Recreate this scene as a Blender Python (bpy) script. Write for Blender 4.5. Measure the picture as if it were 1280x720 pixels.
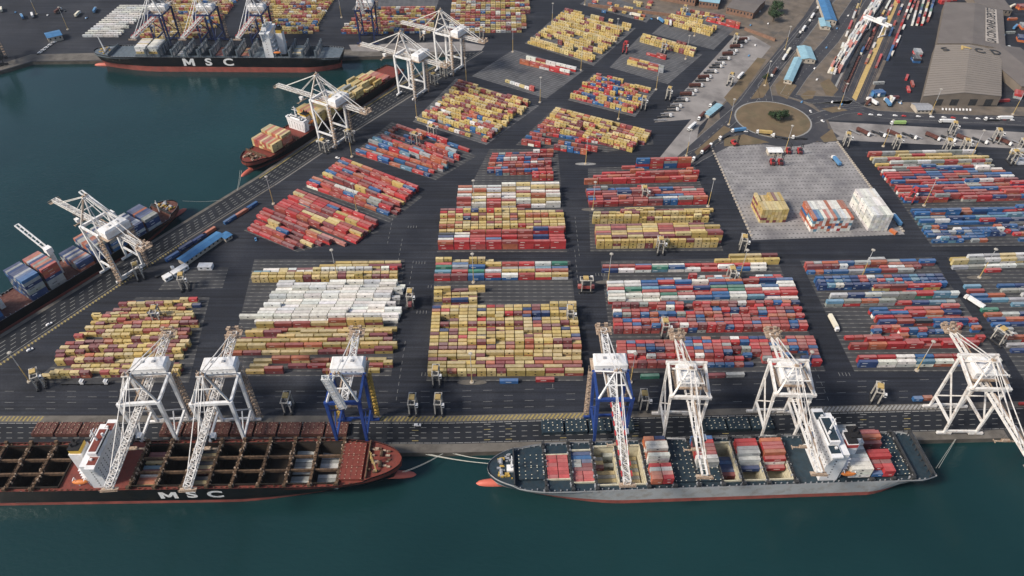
import bpy, bmesh, math, random
from mathutils import Vector, Matrix
R = math.radians
S = bpy.context.scene
COL = S.collection
for o in list(bpy.data.objects): bpy.data.objects.remove(o)

# ------------------------------------------------------------------ camera
H = 350.0; PITCH = R(42.33); FPX = 883.7; YH = -445.0
CP, SP = math.cos(PITCH), math.sin(PITCH)
cam = bpy.data.cameras.new('camera'); co = bpy.data.objects.new('camera', cam); COL.objects.link(co)
co.location = (0, 0, H); co.rotation_euler = (math.pi/2 - PITCH, 0, 0)
cam.sensor_width = 36; cam.lens = FPX/1280*36; cam.clip_start = 1; cam.clip_end = 12000
S.camera = co
# ------------------------------------------------------------------ light
W = bpy.data.worlds.new('World'); S.world = W; W.use_nodes = True
nt = W.node_tree; nt.nodes.clear()
sk = nt.nodes.new('ShaderNodeTexSky'); sk.sky_type = 'NISHITA'; sk.sun_disc = False
SUN_EL, SUN_AZ = R(42), R(-112)          # azimuth measured from +Y, clockwise
sk.sun_elevation = SUN_EL; sk.sun_rotation = SUN_AZ
sk.air_density = 1.0; sk.dust_density = 2.5; sk.ozone_density = 1.0
bg = nt.nodes.new('ShaderNodeBackground'); bg.inputs[1].default_value = 0.092
wo = nt.nodes.new('ShaderNodeOutputWorld')
nt.links.new(sk.outputs[0], bg.inputs[0]); nt.links.new(bg.outputs[0], wo.inputs[0])
sl = bpy.data.lights.new('sun', 'SUN'); sl.energy = 3.0; sl.angle = R(11); sl.color = (1, .9, .78)
so = bpy.data.objects.new('sun', sl); COL.objects.link(so)
d = Vector((-math.sin(SUN_AZ)*math.cos(SUN_EL), -math.cos(SUN_AZ)*math.cos(SUN_EL), -math.sin(SUN_EL)))
so.rotation_euler = d.to_track_quat('-Z', 'Y').to_euler(); so.location = (-300, 0, 600)
S.view_settings.view_transform = 'Standard'; S.view_settings.look = 'None'
S.view_settings.gamma = 1; S.view_settings.use_curve_mapping = False
S.view_settings.exposure = 0.44
S.render.engine = 'CYCLES'
S.cycles.max_bounces = 5

# ------------------------------------------------------------------ helpers
def G(px, py, z=0.0):
    "ground (or level z) point seen at pixel px,py of the 1280x720 survey photograph"
    k = (H - z)/(CP*(py - YH))
    return Vector(((px-640)*k, (FPX*CP - (py-360)*SP)*k, z))
def proj(p):
    v = Vector((p[0], p[1], p[2]-H))
    dep = v.y*CP - v.z*SP
    up = v.y*SP + v.z*CP
    return 640 + FPX*v.x/dep, 360 - FPX*up/dep, dep

def mat(name, col, rough=.7, var=.25, scale=.3, metal=0, dirt=None, dirt_amt=.0, dscale=.15, bump=0, coord='Object', spec=.35, stretch=None):
    m = bpy.data.materials.new(name); m.use_nodes = True
    n = m.node_tree.nodes; l = m.node_tree.links; b = n['Principled BSDF']
    b.inputs['Roughness'].default_value = rough; b.inputs['Metallic'].default_value = metal
    b.inputs['Specular IOR Level'].default_value = spec
    tc = n.new('ShaderNodeTexCoord'); src = tc.outputs[coord]
    if stretch:
        mp = n.new('ShaderNodeMapping'); l.new(src, mp.inputs[0]); mp.inputs['Scale'].default_value = stretch[:3]
        if len(stretch) > 3: mp.inputs['Rotation'].default_value = (0, 0, stretch[3])
        src = mp.outputs[0]
    nz = n.new('ShaderNodeTexNoise'); nz.inputs['Scale'].default_value = scale; nz.inputs['Detail'].default_value = 7
    l.new(src, nz.inputs['Vector'])
    mr = n.new('ShaderNodeMapRange'); mr.inputs[1].default_value = .25; mr.inputs[2].default_value = .75
    mr.inputs[3].default_value = 1-var; mr.inputs[4].default_value = 1+var
    l.new(nz.outputs[0], mr.inputs[0])
    vm = n.new('ShaderNodeVectorMath'); vm.operation = 'SCALE'; vm.inputs[0].default_value = col[:3]
    l.new(mr.outputs[0], vm.inputs['Scale']); out = vm.outputs[0]
    if dirt:
        n2 = n.new('ShaderNodeTexNoise'); n2.inputs['Scale'].default_value = dscale; n2.inputs['Detail'].default_value = 9
        n2.inputs['Roughness'].default_value = .65
        l.new(tc.outputs[coord], n2.inputs['Vector'])
        r2 = n.new('ShaderNodeMapRange'); r2.inputs[1].default_value = .48; r2.inputs[2].default_value = .66
        r2.inputs[4].default_value = dirt_amt; l.new(n2.outputs[0], r2.inputs[0])
        mx = n.new('ShaderNodeMix'); mx.data_type = 'RGBA'; l.new(r2.outputs[0], mx.inputs[0])
        l.new(out, mx.inputs[6]); mx.inputs[7].default_value = (*dirt, 1); out = mx.outputs[2]
    l.new(out, b.inputs['Base Color'])
    if bump:
        bp = n.new('ShaderNodeBump'); bp.inputs['Strength'].default_value = bump; bp.inputs['Distance'].default_value = .1
        l.new(nz.outputs[0], bp.inputs['Height']); l.new(bp.outputs[0], b.inputs['Normal'])
    return m

M = {}
M['white'] = mat('white_paint', (.74, .73, .70), .5, .08, .4, dirt=(.30, .20, .13), dirt_amt=.55, dscale=.35)
M['cleanwhite'] = mat('clean_white_paint', (.78, .79, .79), .5, .07, .2, dirt=(.45, .38, .30), dirt_amt=.45, dscale=.3)
M['dullwhite'] = mat('worn_white_paint', (.50, .48, .43), .6, .15, .5, dirt=(.15, .11, .08), dirt_amt=.6, dscale=.6)
M['rusty'] = mat('rusty_walkway_steel', (.42, .33, .25), .8, .35, 1.2, dirt=(.2, .1, .05), dirt_amt=.8, dscale=.8)
M['blue'] = mat('blue_crane_paint', (.02, .055, .22), .5, .25, .3)
M['navy'] = mat('navy_crane_paint', (.022, .035, .10), .5, .25, .3)
M['redpaint'] = mat('red_paint', (.42, .05, .05), .5, .2, .5)
M['yellowpaint'] = mat('yellow_steel', (.45, .30, .07), .6, .25, .5)
M['mast'] = mat('mast_yellow', (.50, .36, .14), .6, .2, .3)
M['mastgrey'] = mat('mast_grey', (.45, .46, .47), .6, .2, .3)
M['black'] = mat('black_rubber', (.015, .015, .017), .8, .3, 1)
M['dark'] = mat('dark_steel', (.04, .042, .045), .7, .4, .5)
M['glass'] = mat('dark_glass', (.02, .03, .04), .15, .2, .5)
M['concrete'] = mat('quay_concrete', (.135, .125, .11), .9, .3, .08, dirt=(.07, .062, .055), dirt_amt=.7, dscale=.12)
M['quaywall'] = mat('quay_wall_concrete', (.10, .09, .075), .9, .4, .15)
M['pad'] = None
M['grass'] = mat('dry_grass', (.155, .115, .07), .95, .3, .06, dirt=(.09, .085, .05), dirt_amt=.6, dscale=.05)
M['paleground'] = mat('pale_concrete_yard', (.26, .245, .235), .9, .22, .04, dirt=(.09, .085, .085), dirt_amt=.6, dscale=.03, coord='Object')
M['marking'] = mat('white_marking', (.27, .27, .26), .8, .35, .8)
M['ymarking'] = mat('yellow_marking', (.30, .24, .09), .8, .35, .8)
M['road'] = mat('road_asphalt', (.045, .047, .056), .85, .25, .06, dirt=(.085, .08, .078), dirt_amt=.5, dscale=.03)
M['apron'] = mat('apron_asphalt', (.014, .017, .023), .85, .3, .10, dirt=(.008, .0095, .012), dirt_amt=.6, dscale=.03)
M['roofblue'] = mat('blue_sheet_roof', (.06, .18, .36), .5, .2, .2)
M['rooflight'] = mat('pale_blue_sheet_roof', (.26, .44, .52), .5, .15, .2)
M['wall'] = mat('rendered_wall', (.45, .40, .33), .85, .15, .3)
M['brick'] = mat('brown_brick', (.22, .13, .09), .9, .25, .3)
M['soil'] = mat('bare_soil', (.15, .125, .10), .95, .35, .08, dirt=(.08, .078, .078), dirt_amt=.7, dscale=.06)
M['hullblack'] = mat('black_hull', (.006, .007, .009), .35, .3, .1, dirt=(.025, .018, .014), dirt_amt=.5, dscale=.15)
M['boot'] = mat('red_antifouling', (.33, .09, .07), .6, .3, .15, dirt=(.18, .10, .08), dirt_amt=.5, dscale=.2)
M['bulbred'] = mat('orange_red_antifouling', (.52, .13, .09), .5, .12, .15)
M['hullgrey'] = mat('grey_hull', (.42, .435, .44), .5, .12, .1, dirt=(.26, .22, .18), dirt_amt=.6, dscale=.2)
M['deckred'] = mat('oxide_red_deck', (.19, .042, .03), .7, .35, .35, dirt=(.05, .025, .02), dirt_amt=.7, dscale=.35)
M['deckteal'] = mat('dark_teal_deck', (.018, .036, .050), .6, .3, .4, dirt=(.05, .045, .04), dirt_amt=.4, dscale=.5)
M['deckgrey'] = mat('blue_grey_deck', (.10, .13, .155), .6, .3, .3, dirt=(.16, .17, .18), dirt_amt=.5, dscale=.4)
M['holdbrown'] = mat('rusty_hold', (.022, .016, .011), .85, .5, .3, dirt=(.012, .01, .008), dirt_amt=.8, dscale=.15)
M['holdcream'] = mat('cream_hold', (.60, .56, .42), .7, .12, .3, dirt=(.34, .28, .18), dirt_amt=.55, dscale=.35)
M['oldsteel'] = mat('weathered_brown_steel', (.12, .075, .045), .85, .6, .6, dirt=(.03, .02, .014), dirt_amt=.8, dscale=.7)
M['superwhite'] = mat('superstructure_white', (.76, .77, .78), .5, .05, .3, dirt=(.5, .42, .34), dirt_amt=.3, dscale=.4)
M['cream'] = mat('cream_paint', (.74, .70, .56), .6, .08, .3)
M['funnel'] = mat('funnel_yellow', (.55, .36, .06), .5, .1, .4)
M['orange'] = mat('orange_paint', (.62, .20, .05), .5, .1, .4)
M['rope'] = mat('mooring_rope', (.45, .45, .40), .9, .1, 1)
M['coverred'] = mat('brown_hatch_cover', (.105, .040, .032), .75, .3, .25, dirt=(.20, .12, .09), dirt_amt=.45, dscale=.5)
M['leaf'] = mat('leaf_green', (.035, .065, .028), .8, .5, .25)
M['bark'] = mat('bark', (.10, .07, .05), .9, .3, 1)
M['carwhite'] = mat('car_white', (.75, .75, .75), .3, .03, 1)
M['cardark'] = mat('car_dark', (.05, .055, .06), .3, .1, 1)
M['carred'] = mat('car_red', (.45, .05, .05), .3, .1, 1)
M['carblue'] = mat('car_blue', (.10, .25, .45), .3, .1, 1)
M['steelgrey'] = mat('galvanised_steel', (.30, .31, .33), .5, .2, .6)
M['limegreen'] = mat('lime_green_paint', (.32, .48, .16), .5, .1, .6)

# asphalt of the yard: streaky, patched
def asphalt():
    m = mat('yard_asphalt', (.0145, .0172, .0245), .85, .25, .02, dirt=(.036, .039, .047), dirt_amt=.7, dscale=.012)
    n = m.node_tree.nodes; l = m.node_tree.links; b = n['Principled BSDF']
    prev = b.inputs['Base Color'].links[0].from_socket
    tc = n.new('ShaderNodeTexCoord'); mp = n.new('ShaderNodeMapping'); mp.inputs['Scale'].default_value = (.008, .45, 1)
    mp.inputs['Rotation'].default_value = (0, 0, R(-2))
    l.new(tc.outputs['Object'], mp.inputs[0]); nz = n.new('ShaderNodeTexNoise'); nz.inputs['Scale'].default_value = 1; nz.inputs['Detail'].default_value = 5
    l.new(mp.outputs[0], nz.inputs['Vector'])
    mr = n.new('ShaderNodeMapRange'); mr.inputs[1].default_value = .3; mr.inputs[2].default_value = .7; mr.inputs[3].default_value = .55; mr.inputs[4].default_value = 1.65
    l.new(nz.outputs[0], mr.inputs[0])
    f = n.new('ShaderNodeTexNoise'); f.inputs['Scale'].default_value = .9; f.inputs['Detail'].default_value = 6; l.new(tc.outputs['Object'], f.inputs['Vector'])
    m2 = n.new('ShaderNodeMapRange'); m2.inputs[1].default_value = .3; m2.inputs[2].default_value = .7; m2.inputs[3].default_value = .8; m2.inputs[4].default_value = 1.25
    l.new(f.outputs[0], m2.inputs[0])
    mu = n.new('ShaderNodeMath'); mu.operation = 'MULTIPLY'; l.new(mr.outputs[0], mu.inputs[0]); l.new(m2.outputs[0], mu.inputs[1])
    vm = n.new('ShaderNodeVectorMath'); vm.operation = 'SCALE'; l.new(prev, vm.inputs[0]); l.new(mu.outputs[0], vm.inputs['Scale'])
    l.new(vm.outputs[0], b.inputs['Base Color'])
    return m
M['asphalt'] = asphalt()

def bay_mat(name, base, line, rowsp=3.95, dots=False):
    "ground of a container bay: concrete beams and dotted slot markings, in local x (along rows) / y"
    m = mat(name, base, .9, .25, .1, dirt=(base[0]*.45, base[1]*.45, base[2]*.5), dirt_amt=.75, dscale=.028)
    n = m.node_tree.nodes; l = m.node_tree.links; b = n['Principled BSDF']
    prev = b.inputs['Base Color'].links[0].from_socket
    tc = n.new('ShaderNodeTexCoord'); sx = n.new('ShaderNodeSeparateXYZ'); l.new(tc.outputs['Object'], sx.inputs[0])
    def stripe(sock, per, width):
        a = n.new('ShaderNodeMath'); a.operation = 'DIVIDE'; l.new(sock, a.inputs[0]); a.inputs[1].default_value = per
        f = n.new('ShaderNodeMath'); f.operation = 'FRACT'; l.new(a.outputs[0], f.inputs[0])
        c = n.new('ShaderNodeMath'); c.operation = 'LESS_THAN'; l.new(f.outputs[0], c.inputs[0]); c.inputs[1].default_value = width
        return c.outputs[0]
    s1 = stripe(sx.outputs[1], rowsp, .22); s2 = stripe(sx.outputs[0], 6.4 if not dots else 3.2, .4 if not dots else .45)
    k = n.new('ShaderNodeMath'); k.operation = 'MULTIPLY'; l.new(s1, k.inputs[0])
    if dots: l.new(s2, k.inputs[1])
    else:
        ad = n.new('ShaderNodeMath'); ad.operation = 'MULTIPLY_ADD'; l.new(s2, ad.inputs[0]); ad.inputs[1].default_value = .5; ad.inputs[2].default_value = .4
        l.new(ad.outputs[0], k.inputs[1])
    mx = n.new('ShaderNodeMix'); mx.data_type = 'RGBA'; l.new(k.outputs[0], mx.inputs[0]); l.new(prev, mx.inputs[6]); mx.inputs[7].default_value = (*line, 1)
    l.new(mx.outputs[2], b.inputs['Base Color'])
    return m
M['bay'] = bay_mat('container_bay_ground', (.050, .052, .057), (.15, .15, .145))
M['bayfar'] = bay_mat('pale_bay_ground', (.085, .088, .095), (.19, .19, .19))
M['padmark'] = bay_mat('pale_pad_ground', (.27, .262, .26), (.11, .11, .112), 5.2, True)

def water():
    m = bpy.data.materials.new('harbour_water'); m.use_nodes = True
    n = m.node_tree.nodes; l = m.node_tree.links; b = n['Principled BSDF']
    b.inputs['Roughness'].default_value = .13; b.inputs['IOR'].default_value = 1.33
    tc = n.new('ShaderNodeTexCoord')
    a = n.new('ShaderNodeTexNoise'); a.inputs['Scale'].default_value = .006; a.inputs['Detail'].default_value = 4
    l.new(tc.outputs['Object'], a.inputs['Vector'])
    cr = n.new('ShaderNodeValToRGB'); e = cr.color_ramp.elements
    e[0].position = .3; e[0].color = (.0055, .025, .028, 1); e[1].position = .75; e[1].color = (.011, .043, .046, 1)
    l.new(a.outputs[0], cr.inputs[0]); l.new(cr.outputs[0], b.inputs['Base Color'])
    w1 = n.new('ShaderNodeTexNoise'); w1.inputs['Scale'].default_value = .35; w1.inputs['Detail'].default_value = 5; w1.inputs['Distortion'].default_value = .6
    mp = n.new('ShaderNodeMapping'); mp.inputs['Scale'].default_value = (.6, 1.3, 1); mp.inputs['Rotation'].default_value = (0, 0, R(20))
    l.new(tc.outputs['Object'], mp.inputs[0]); l.new(mp.outputs[0], w1.inputs['Vector'])
    bp = n.new('ShaderNodeBump'); bp.inputs['Strength'].default_value = .38; bp.inputs['Distance'].default_value = .5
    l.new(w1.outputs[0], bp.inputs['Height']); l.new(bp.outputs[0], b.inputs['Normal'])
    return m
M['water'] = water()

class MB:
    "collects shapes, then links them as one mesh object"
    def __init__(s): s.v = []; s.f = []; s.m = []
    def add(s, vs, fs, mi=0):
        k = len(s.v); s.v += [tuple(p) for p in vs]; s.f += [tuple(i+k for i in f) for f in fs]; s.m += [mi]*len(fs); return s
    def hexa(s, b, t, mi=0):
        return s.add(list(b)+list(t), [(3, 2, 1, 0), (4, 5, 6, 7), (0, 1, 5, 4), (1, 2, 6, 5), (2, 3, 7, 6), (3, 0, 4, 7)], mi)
    def box(s, x0, x1, y0, y1, z0, z1, mi=0):
        return s.hexa([(x0, y0, z0), (x1, y0, z0), (x1, y1, z0), (x0, y1, z0)], [(x0, y0, z1), (x1, y0, z1), (x1, y1, z1), (x0, y1, z1)], mi)
    def beam(s, p, q, w, h=None, mi=0, w2=None, h2=None, up=(0, 0, 1)):
        p, q = Vector(p), Vector(q); d = (q-p).normalized(); h = h or w; w2 = w2 or w; h2 = h2 or h
        u = Vector(up)
        if abs(d.dot(u)) > .95: u = Vector((0, 1, 0))
        a = d.cross(u).normalized(); c = a.cross(d).normalized()
        B = [p-a*w/2-c*h/2, p+a*w/2-c*h/2, p+a*w/2+c*h/2, p-a*w/2+c*h/2]
        T = [q-a*w2/2-c*h2/2, q+a*w2/2-c*h2/2, q+a*w2/2+c*h2/2, q-a*w2/2+c*h2/2]
        return s.hexa(B, T, mi)
    def tube(s, p, q, r, n=8, mi=0, r2=None):
        p, q = Vector(p), Vector(q); d = (q-p).normalized(); r2 = r if r2 is None else r2
        u = Vector((0, 0, 1)) if abs(d.z) < .9 else Vector((0, 1, 0))
        a = d.cross(u).normalized(); c = a.cross(d)
        vs = []
        for c0, rr in ((p, r), (q, r2)):
            for i in range(n):
                t = 2*math.pi*i/n; vs.append(c0+a*math.cos(t)*rr+c*math.sin(t)*rr)
        fs = [(i, (i+1) % n, n+(i+1) % n, n+i) for i in range(n)] + [tuple(range(n))[::-1], tuple(range(n, 2*n))]
        return s.add(vs, fs, mi)
    def prism(s, poly, z0, z1, mi=0):
        n = len(poly)
        vs = [(p[0], p[1], z0) for p in poly]+[(p[0], p[1], z1) for p in poly]
        fs = [(i, (i+1) % n, n+(i+1) % n, n+i) for i in range(n)]+[tuple(range(n))[::-1], tuple(range(n, 2*n))]
        return s.add(vs, fs, mi)
    def truss(s, p, q, w, h, n, r, mi=0):
        "box truss between two points: four chords and zigzag lacing"
        p, q = Vector(p), Vector(q); d = (q-p).normalized(); u = Vector((0, 0, 1))
        if abs(d.dot(u)) > .95: u = Vector((0, 1, 0))
        a = d.cross(u).normalized(); c = a.cross(d).normalized()
        cs = [(-w/2, -h/2), (w/2, -h/2), (w/2, h/2), (-w/2, h/2)]
        P = lambda t, k: p+(q-p)*t+a*cs[k][0]+c*cs[k][1]
        for k in range(4): s.beam(P(0, k), P(1, k), r*1.5, mi=mi)
        for i in range(n):
            t0, t1 = i/n, (i+1)/n
            for k in range(4):
                k2 = (k+1) % 4
                if i % 2: s.beam(P(t0, k), P(t1, k2), r, mi=mi)
                else: s.beam(P(t0, k2), P(t1, k), r, mi=mi)
                s.beam(P(t1, k), P(t1, k2), r*.8, mi=mi)
        return s
    def mesh(s, name, mats):
        me = bpy.data.meshes.new(name); me.from_pydata(s.v, [], s.f)
        for m in (mats if isinstance(mats, (list, tuple)) else [mats]): me.materials.append(M[m] if isinstance(m, str) else m)
        me.polygons.foreach_set('material_index', s.m); me.update(); return me
    def build(s, name, mats, parent=None, loc=None, rz=None, fix=False):
        me = s.mesh(name, mats)
        if fix:
            bm = bmesh.new(); bm.from_mesh(me); bmesh.ops.recalc_face_normals(bm, faces=bm.faces); bm.to_mesh(me); bm.free()
        o = bpy.data.objects.new(name, me); COL.objects.link(o)
        if parent: o.parent = parent
        if loc is not None: o.location = loc
        if rz is not None: o.rotation_euler = (0, 0, rz)
        return o
def tag(o, label, cat, group=None):
    o['label'] = label; o['category'] = cat
    if group: o['group'] = group
    return o
def struct(o, kind='structure'): o['kind'] = kind; return o
def empty(name, loc=(0, 0, 0), rz=0):
    o = bpy.data.objects.new(name, None); o.empty_display_size = .5; COL.objects.link(o); o.location = loc; o.rotation_euler = (0, 0, rz); return o
def kids(o): return [c for c in bpy.data.objects if c.parent == o]
def copy_tree(o, parent=None, depth=0):
    c = o.copy(); COL.objects.link(c)
    if parent: c.parent = parent
    for ch in KID.get(o.name) or KID.setdefault(o.name, kids(o)): copy_tree(ch, c)
    return c
KID = {}
def place(proto, first, loc, rz, label):
    o = proto if first else copy_tree(proto)
    o.location = loc; o.rotation_euler = (0, 0, rz); o['label'] = label; return o
ORD = ['first', 'second', 'third', 'fourth', 'fifth', 'sixth', 'seventh', 'eighth', 'ninth', 'tenth', 'eleventh', 'twelfth', 'thirteenth', 'fourteenth', 'fifteenth', 'sixteenth', 'seventeenth', 'eighteenth', 'nineteenth', 'twentieth', 'twenty-first', 'twenty-second', 'twenty-third', 'twenty-fourth', 'twenty-fifth', 'twenty-sixth', 'twenty-seventh', 'twenty-eighth', 'twenty-ninth', 'thirtieth']
def text(body, name, size, m, parent, loc, rot, sx=1, extr=.03, off=0):
    cu = bpy.data.curves.new(name, 'FONT'); cu.body = body; cu.size = size; cu.extrude = extr; cu.offset = off; cu.align_x = 'CENTER'; cu.align_y = 'CENTER'
    cu.resolution_u = 4
    t = bpy.data.objects.new(name+'_curve', cu); COL.objects.link(t)
    bpy.context.view_layer.update()
    me = bpy.data.meshes.new_from_object(t.evaluated_get(bpy.context.evaluated_depsgraph_get())); bpy.data.objects.remove(t)
    me.materials.clear(); me.materials.append(M[m]); me.name = name
    o = bpy.data.objects.new(name, me); COL.objects.link(o); o.parent = parent
    o.location = loc; o.rotation_euler = rot; o.scale = (sx, 1, 1); return o

# ------------------------------------------------------------------ water, land, paving
WZ = -3.6
w = MB(); w.add([(-6000, -2000, 0), (6000, -2000, 0), (6000, 4000, 0), (-6000, 4000, 0)], [(0, 1, 2, 3)])
struct(w.build('water', 'water', loc=(0, 0, WZ)))
def quad_y(x, y): return y - max(0, x-560)*.0264*(y+445)/1011    # apron lines follow the quay as it bends
EDGE = [(-240, 566), (560, 566), (900, quad_y(900, 566)), (1280, quad_y(1280, 566)), (1700, quad_y(1700, 566))]
BASIN = [(-900, 150), (-60, 102), (0, 89), (40, 77), (125, 76), (430, 72), (572, 67), (500, 107), (410, 162), (320, 221), (232, 275), (0, 418)]
pts = [G(*p).to_2d() for p in EDGE] + [Vector((2500, 400)), Vector((4500, 3900)), Vector((-4500, 3900)), Vector((-2500, 1200))] + [G(*p).to_2d() for p in BASIN]
def sheet(name, P, z, m, kind='structure', z0=None, origin=None, rz=0):
    "flat polygon (any outline); with z0 it gets side walls"
    c = Vector(origin) if origin is not None else Vector((0, 0)); Rm = Matrix.Rotation(-rz, 2)
    Q = [Rm @ (Vector(p).to_2d()-c) for p in P]
    bm = bmesh.new(); vs = [bm.verts.new((p[0], p[1], 0)) for p in Q]; f = bm.faces.new(vs)
    if f.normal.z < 0: bmesh.ops.reverse_faces(bm, faces=[f])
    bm.normal_update()
    if bm.faces[:][0].normal.z < 0: bmesh.ops.reverse_faces(bm, faces=bm.faces[:])
    bmesh.ops.triangulate(bm, faces=bm.faces[:])
    if z0 is not None:
        n = len(vs); lo = [bm.verts.new((v.co.x, v.co.y, z0-z)) for v in vs]
        for i in range(n):
            ff = bm.faces.new((vs[i], vs[(i+1) % n], lo[(i+1) % n], lo[i])); ff.material_index = 1
    me = bpy.data.meshes.new(name); bm.to_mesh(me); bm.free()
    for k in (m if isinstance(m, (list, tuple)) else [m]): me.materials.append(M[k])
    o = bpy.data.objects.new(name, me); COL.objects.link(o); o.location = (c.x, c.y, z); o.rotation_euler = (0, 0, rz)
    if kind: o['kind'] = kind
    return o
sheet('ground', pts, 0, ['asphalt', 'quaywall'], z0=-9)
def pxsheet(name, pp, m, z=.02, rz=0, z0=None):
    P = [G(*p).to_2d() for p in pp]; return sheet(name, P, z, m, origin=P[0], rz=rz, z0=z0)
QA = R(0.6); QB = R(2.4)
def qband(name, y0, y1, m, z, xs=(-235, 560, 1280, 1690)):
    top = [(x, quad_y(x, y0)) for x in xs]; bot = [(x, quad_y(x, y1)) for x in xs]
    return pxsheet(name, top+bot[::-1], m, z)
qband('quay_road', 528, 554.5, 'apron', .02)
qband('quay_edge_pavement', 555, 565.9, 'concrete', .03)
qband('quay_kerb_strip', 519.5, 527.5, 'concrete', .03)
# painted lines
def dash(mb, a, b, w, z, mi=0):
    a, b = Vector(a).to_2d(), Vector(b).to_2d(); d = (b-a); n = Vector((-d.y, d.x)).normalized()*w/2
    mb.add([(*(a-n), z), (*(b-n), z), (*(b+n), z), (*(a+n), z)], [(0, 1, 2, 3)], mi)
mk = MB(); rnd = random.Random(5)
for yl in (534.5, 541, 547.5):
    x = -230
    while x < 1500:
        dash(mk, G(x, quad_y(x, yl)), G(x+7, quad_y(x+7, yl)), .30, .045); x += 14
for yl, wd in ((529, .5), (553.8, .35)): 
    for i in range(-23, 150): dash(mk, G(i*10, quad_y(i*10, yl)), G(i*10+9, quad_y(i*10+9, yl)), wd, .045)
for xs in (130, 270, 375, 515, 605, 632, 700, 790, 903, 1075, 1130):
    for k, yl in enumerate((531.5, 538, 544.5, 551)):
        dash(mk, G(xs, quad_y(xs, yl)), G(xs+8, quad_y(xs+8, yl)), .42, .05, k % 2)
for (xa, xb, mi) in ((-60, 50, 1), (475, 738, 1), (960, 1195, 0)):
    x = xa
    while x < xb: dash(mk, G(x, quad_y(x, 526.5)), G(x+5, quad_y(x, 520.5)), 1.1, .05, mi); x += 5.2
for i in range(60):                                                   # faint lane lines on the broad quay carriageway
    for yl in (489, 496, 503, 511): 
        if rnd.random() < .75: x = -20+i*26; dash(mk, G(x, quad_y(x, yl)), G(x+11, quad_y(x+11, yl)), .18, .02)
struct(mk.build('road_markings', ['marking', 'ymarking']))
# diagonal quay
DE = [(-240, 566), (0, 418), (232, 275), (320, 221), (412, 158), (497, 104), (572, 66)]
DF = [(-150, 562), (0, 458), (235, 301), (345, 232), (440, 168), (520, 118), (606, 64)]
def dq(s, t):
    i = min(int(s), len(DE)-2); f = s-i
    e = G(*DE[i]).lerp(G(*DE[i+1]), f); g = G(*DF[i]).lerp(G(*DF[i+1]), f); return e.lerp(g, t)
def dband(name, t0, t1, m, z):
    N = len(DE)-1; P = [dq(i*.999999, t0).to_2d() for i in range(N+1)]+[dq(i*.999999, t1).to_2d() for i in range(N+1)][::-1]
    return sheet(name, P, z, m, origin=P[0])
dband('quay_edge_pavement', .012, .13, 'concrete', .034)
dband('quay_road', .135, .86, 'apron', .024)
dband('quay_kerb_strip', .9, .96, 'concrete', .028)
mk = MB()
for i in range(6):
    L = (dq(i+.999, .5)-dq(i, .5)).length; n = int(L/7)
    for j in range(n):
        for t in (.3, .43, .56, .69): dash(mk, dq(i+j/n, t), dq(i+(j+.5)/n, t), .4, .05)
        for t in (.83,): dash(mk, dq(i+j/n, t), dq(i+(j+.95)/n, t), .35, .05)
        if i >= 3: dash(mk, dq(i+j/n, .17), dq(i+(j+.96)/n, .17), 1.0, .05, 1)
        if i <= 1:
            for q in range(3): dash(mk, dq(i+(j+q/3)/n, .9), dq(i+(j+q/3+.12)/n, .985), .9, .055, 1)
        elif i >= 3: dash(mk, dq(i+j/n, .95), dq(i+(j+.97)/n, .95), .5, .055)
# zebra/arrow boxes in the cross streets
for (x, y) in ((716, 455), (527, 470), (520, 330), (521, 392), (745, 345), (744, 300), (1050, 470), (510, 285), (535, 360)):
    a = G(x, y); 
    for k in range(4): dash(mk, a+Vector((k*2.2, 0, 0)), a+Vector((k*2.2, 3, 0)), .25, .03)
    for k in range(9): dash(mk, a+Vector((-14, -20+k*6, 0)), a+Vector((-14, -17+k*6, 0)), .2, .03)
struct(mk.build('road_markings', ['marking', 'ymarking']))

# ------------------------------------------------------------------ pale pads, roads, verges in the distance
pxsheet('north_quay_pavement', [(-60, 101), (0, 88), (40, 76), (125, 75.4), (430, 71.4), (560, 67.3), (566, 60), (430, 62), (125, 66), (38, 68), (0, 80), (-60, 92)], 'concrete', .03)
pxsheet('pier_pavement', [(436, 56), (575, 52), (606, 57), (602, 63), (560, 65), (440, 64)], 'paleground', .05)
pxsheet('pale_container_pad', [(889, 183), (1046, 177), (1131, 293), (1060, 296), (940, 300)], 'padmark', .03, rz=QB)
pxsheet('concrete_truck_park', [(1036, 152), (1290, 166), (1300, 187), (1046, 175)], 'paleground', .03)
pxsheet('concrete_truck_park', [(818, 153), (864, 149), (822, 200), (838, 204), (868, 190), (874, 158), (913, 120), (964, 58), (940, 44), (916, 47), (870, 98)], 'paleground', .03)
pxsheet('bare_ground', [(760, 12), (800, 18), (850, 30), (940, 50), (962, 56), (1010, 20), (1030, -15), (1000, -40), (760, -20)], 'soil', .02)
pxsheet('bare_ground', [(1082, 128), (1100, 116), (1145, 125), (1230, 133), (1320, 134), (1320, 146), (1180, 143), (1075, 139)], 'soil', .025)
pxsheet('road', [(1010, 139), (1100, 143), (1320, 150), (1320, 159), (1030, 150), (1012, 148)], 'road', .035)
pxsheet('bare_ground', [(900, 118), (880, 160), (838, 206), (890, 183), (1048, 176), (1020, 120), (1065, 128), (1095, 60), (1120, -20), (1040, -20), (985, 30), (940, 70)], 'soil', .022)
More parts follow.
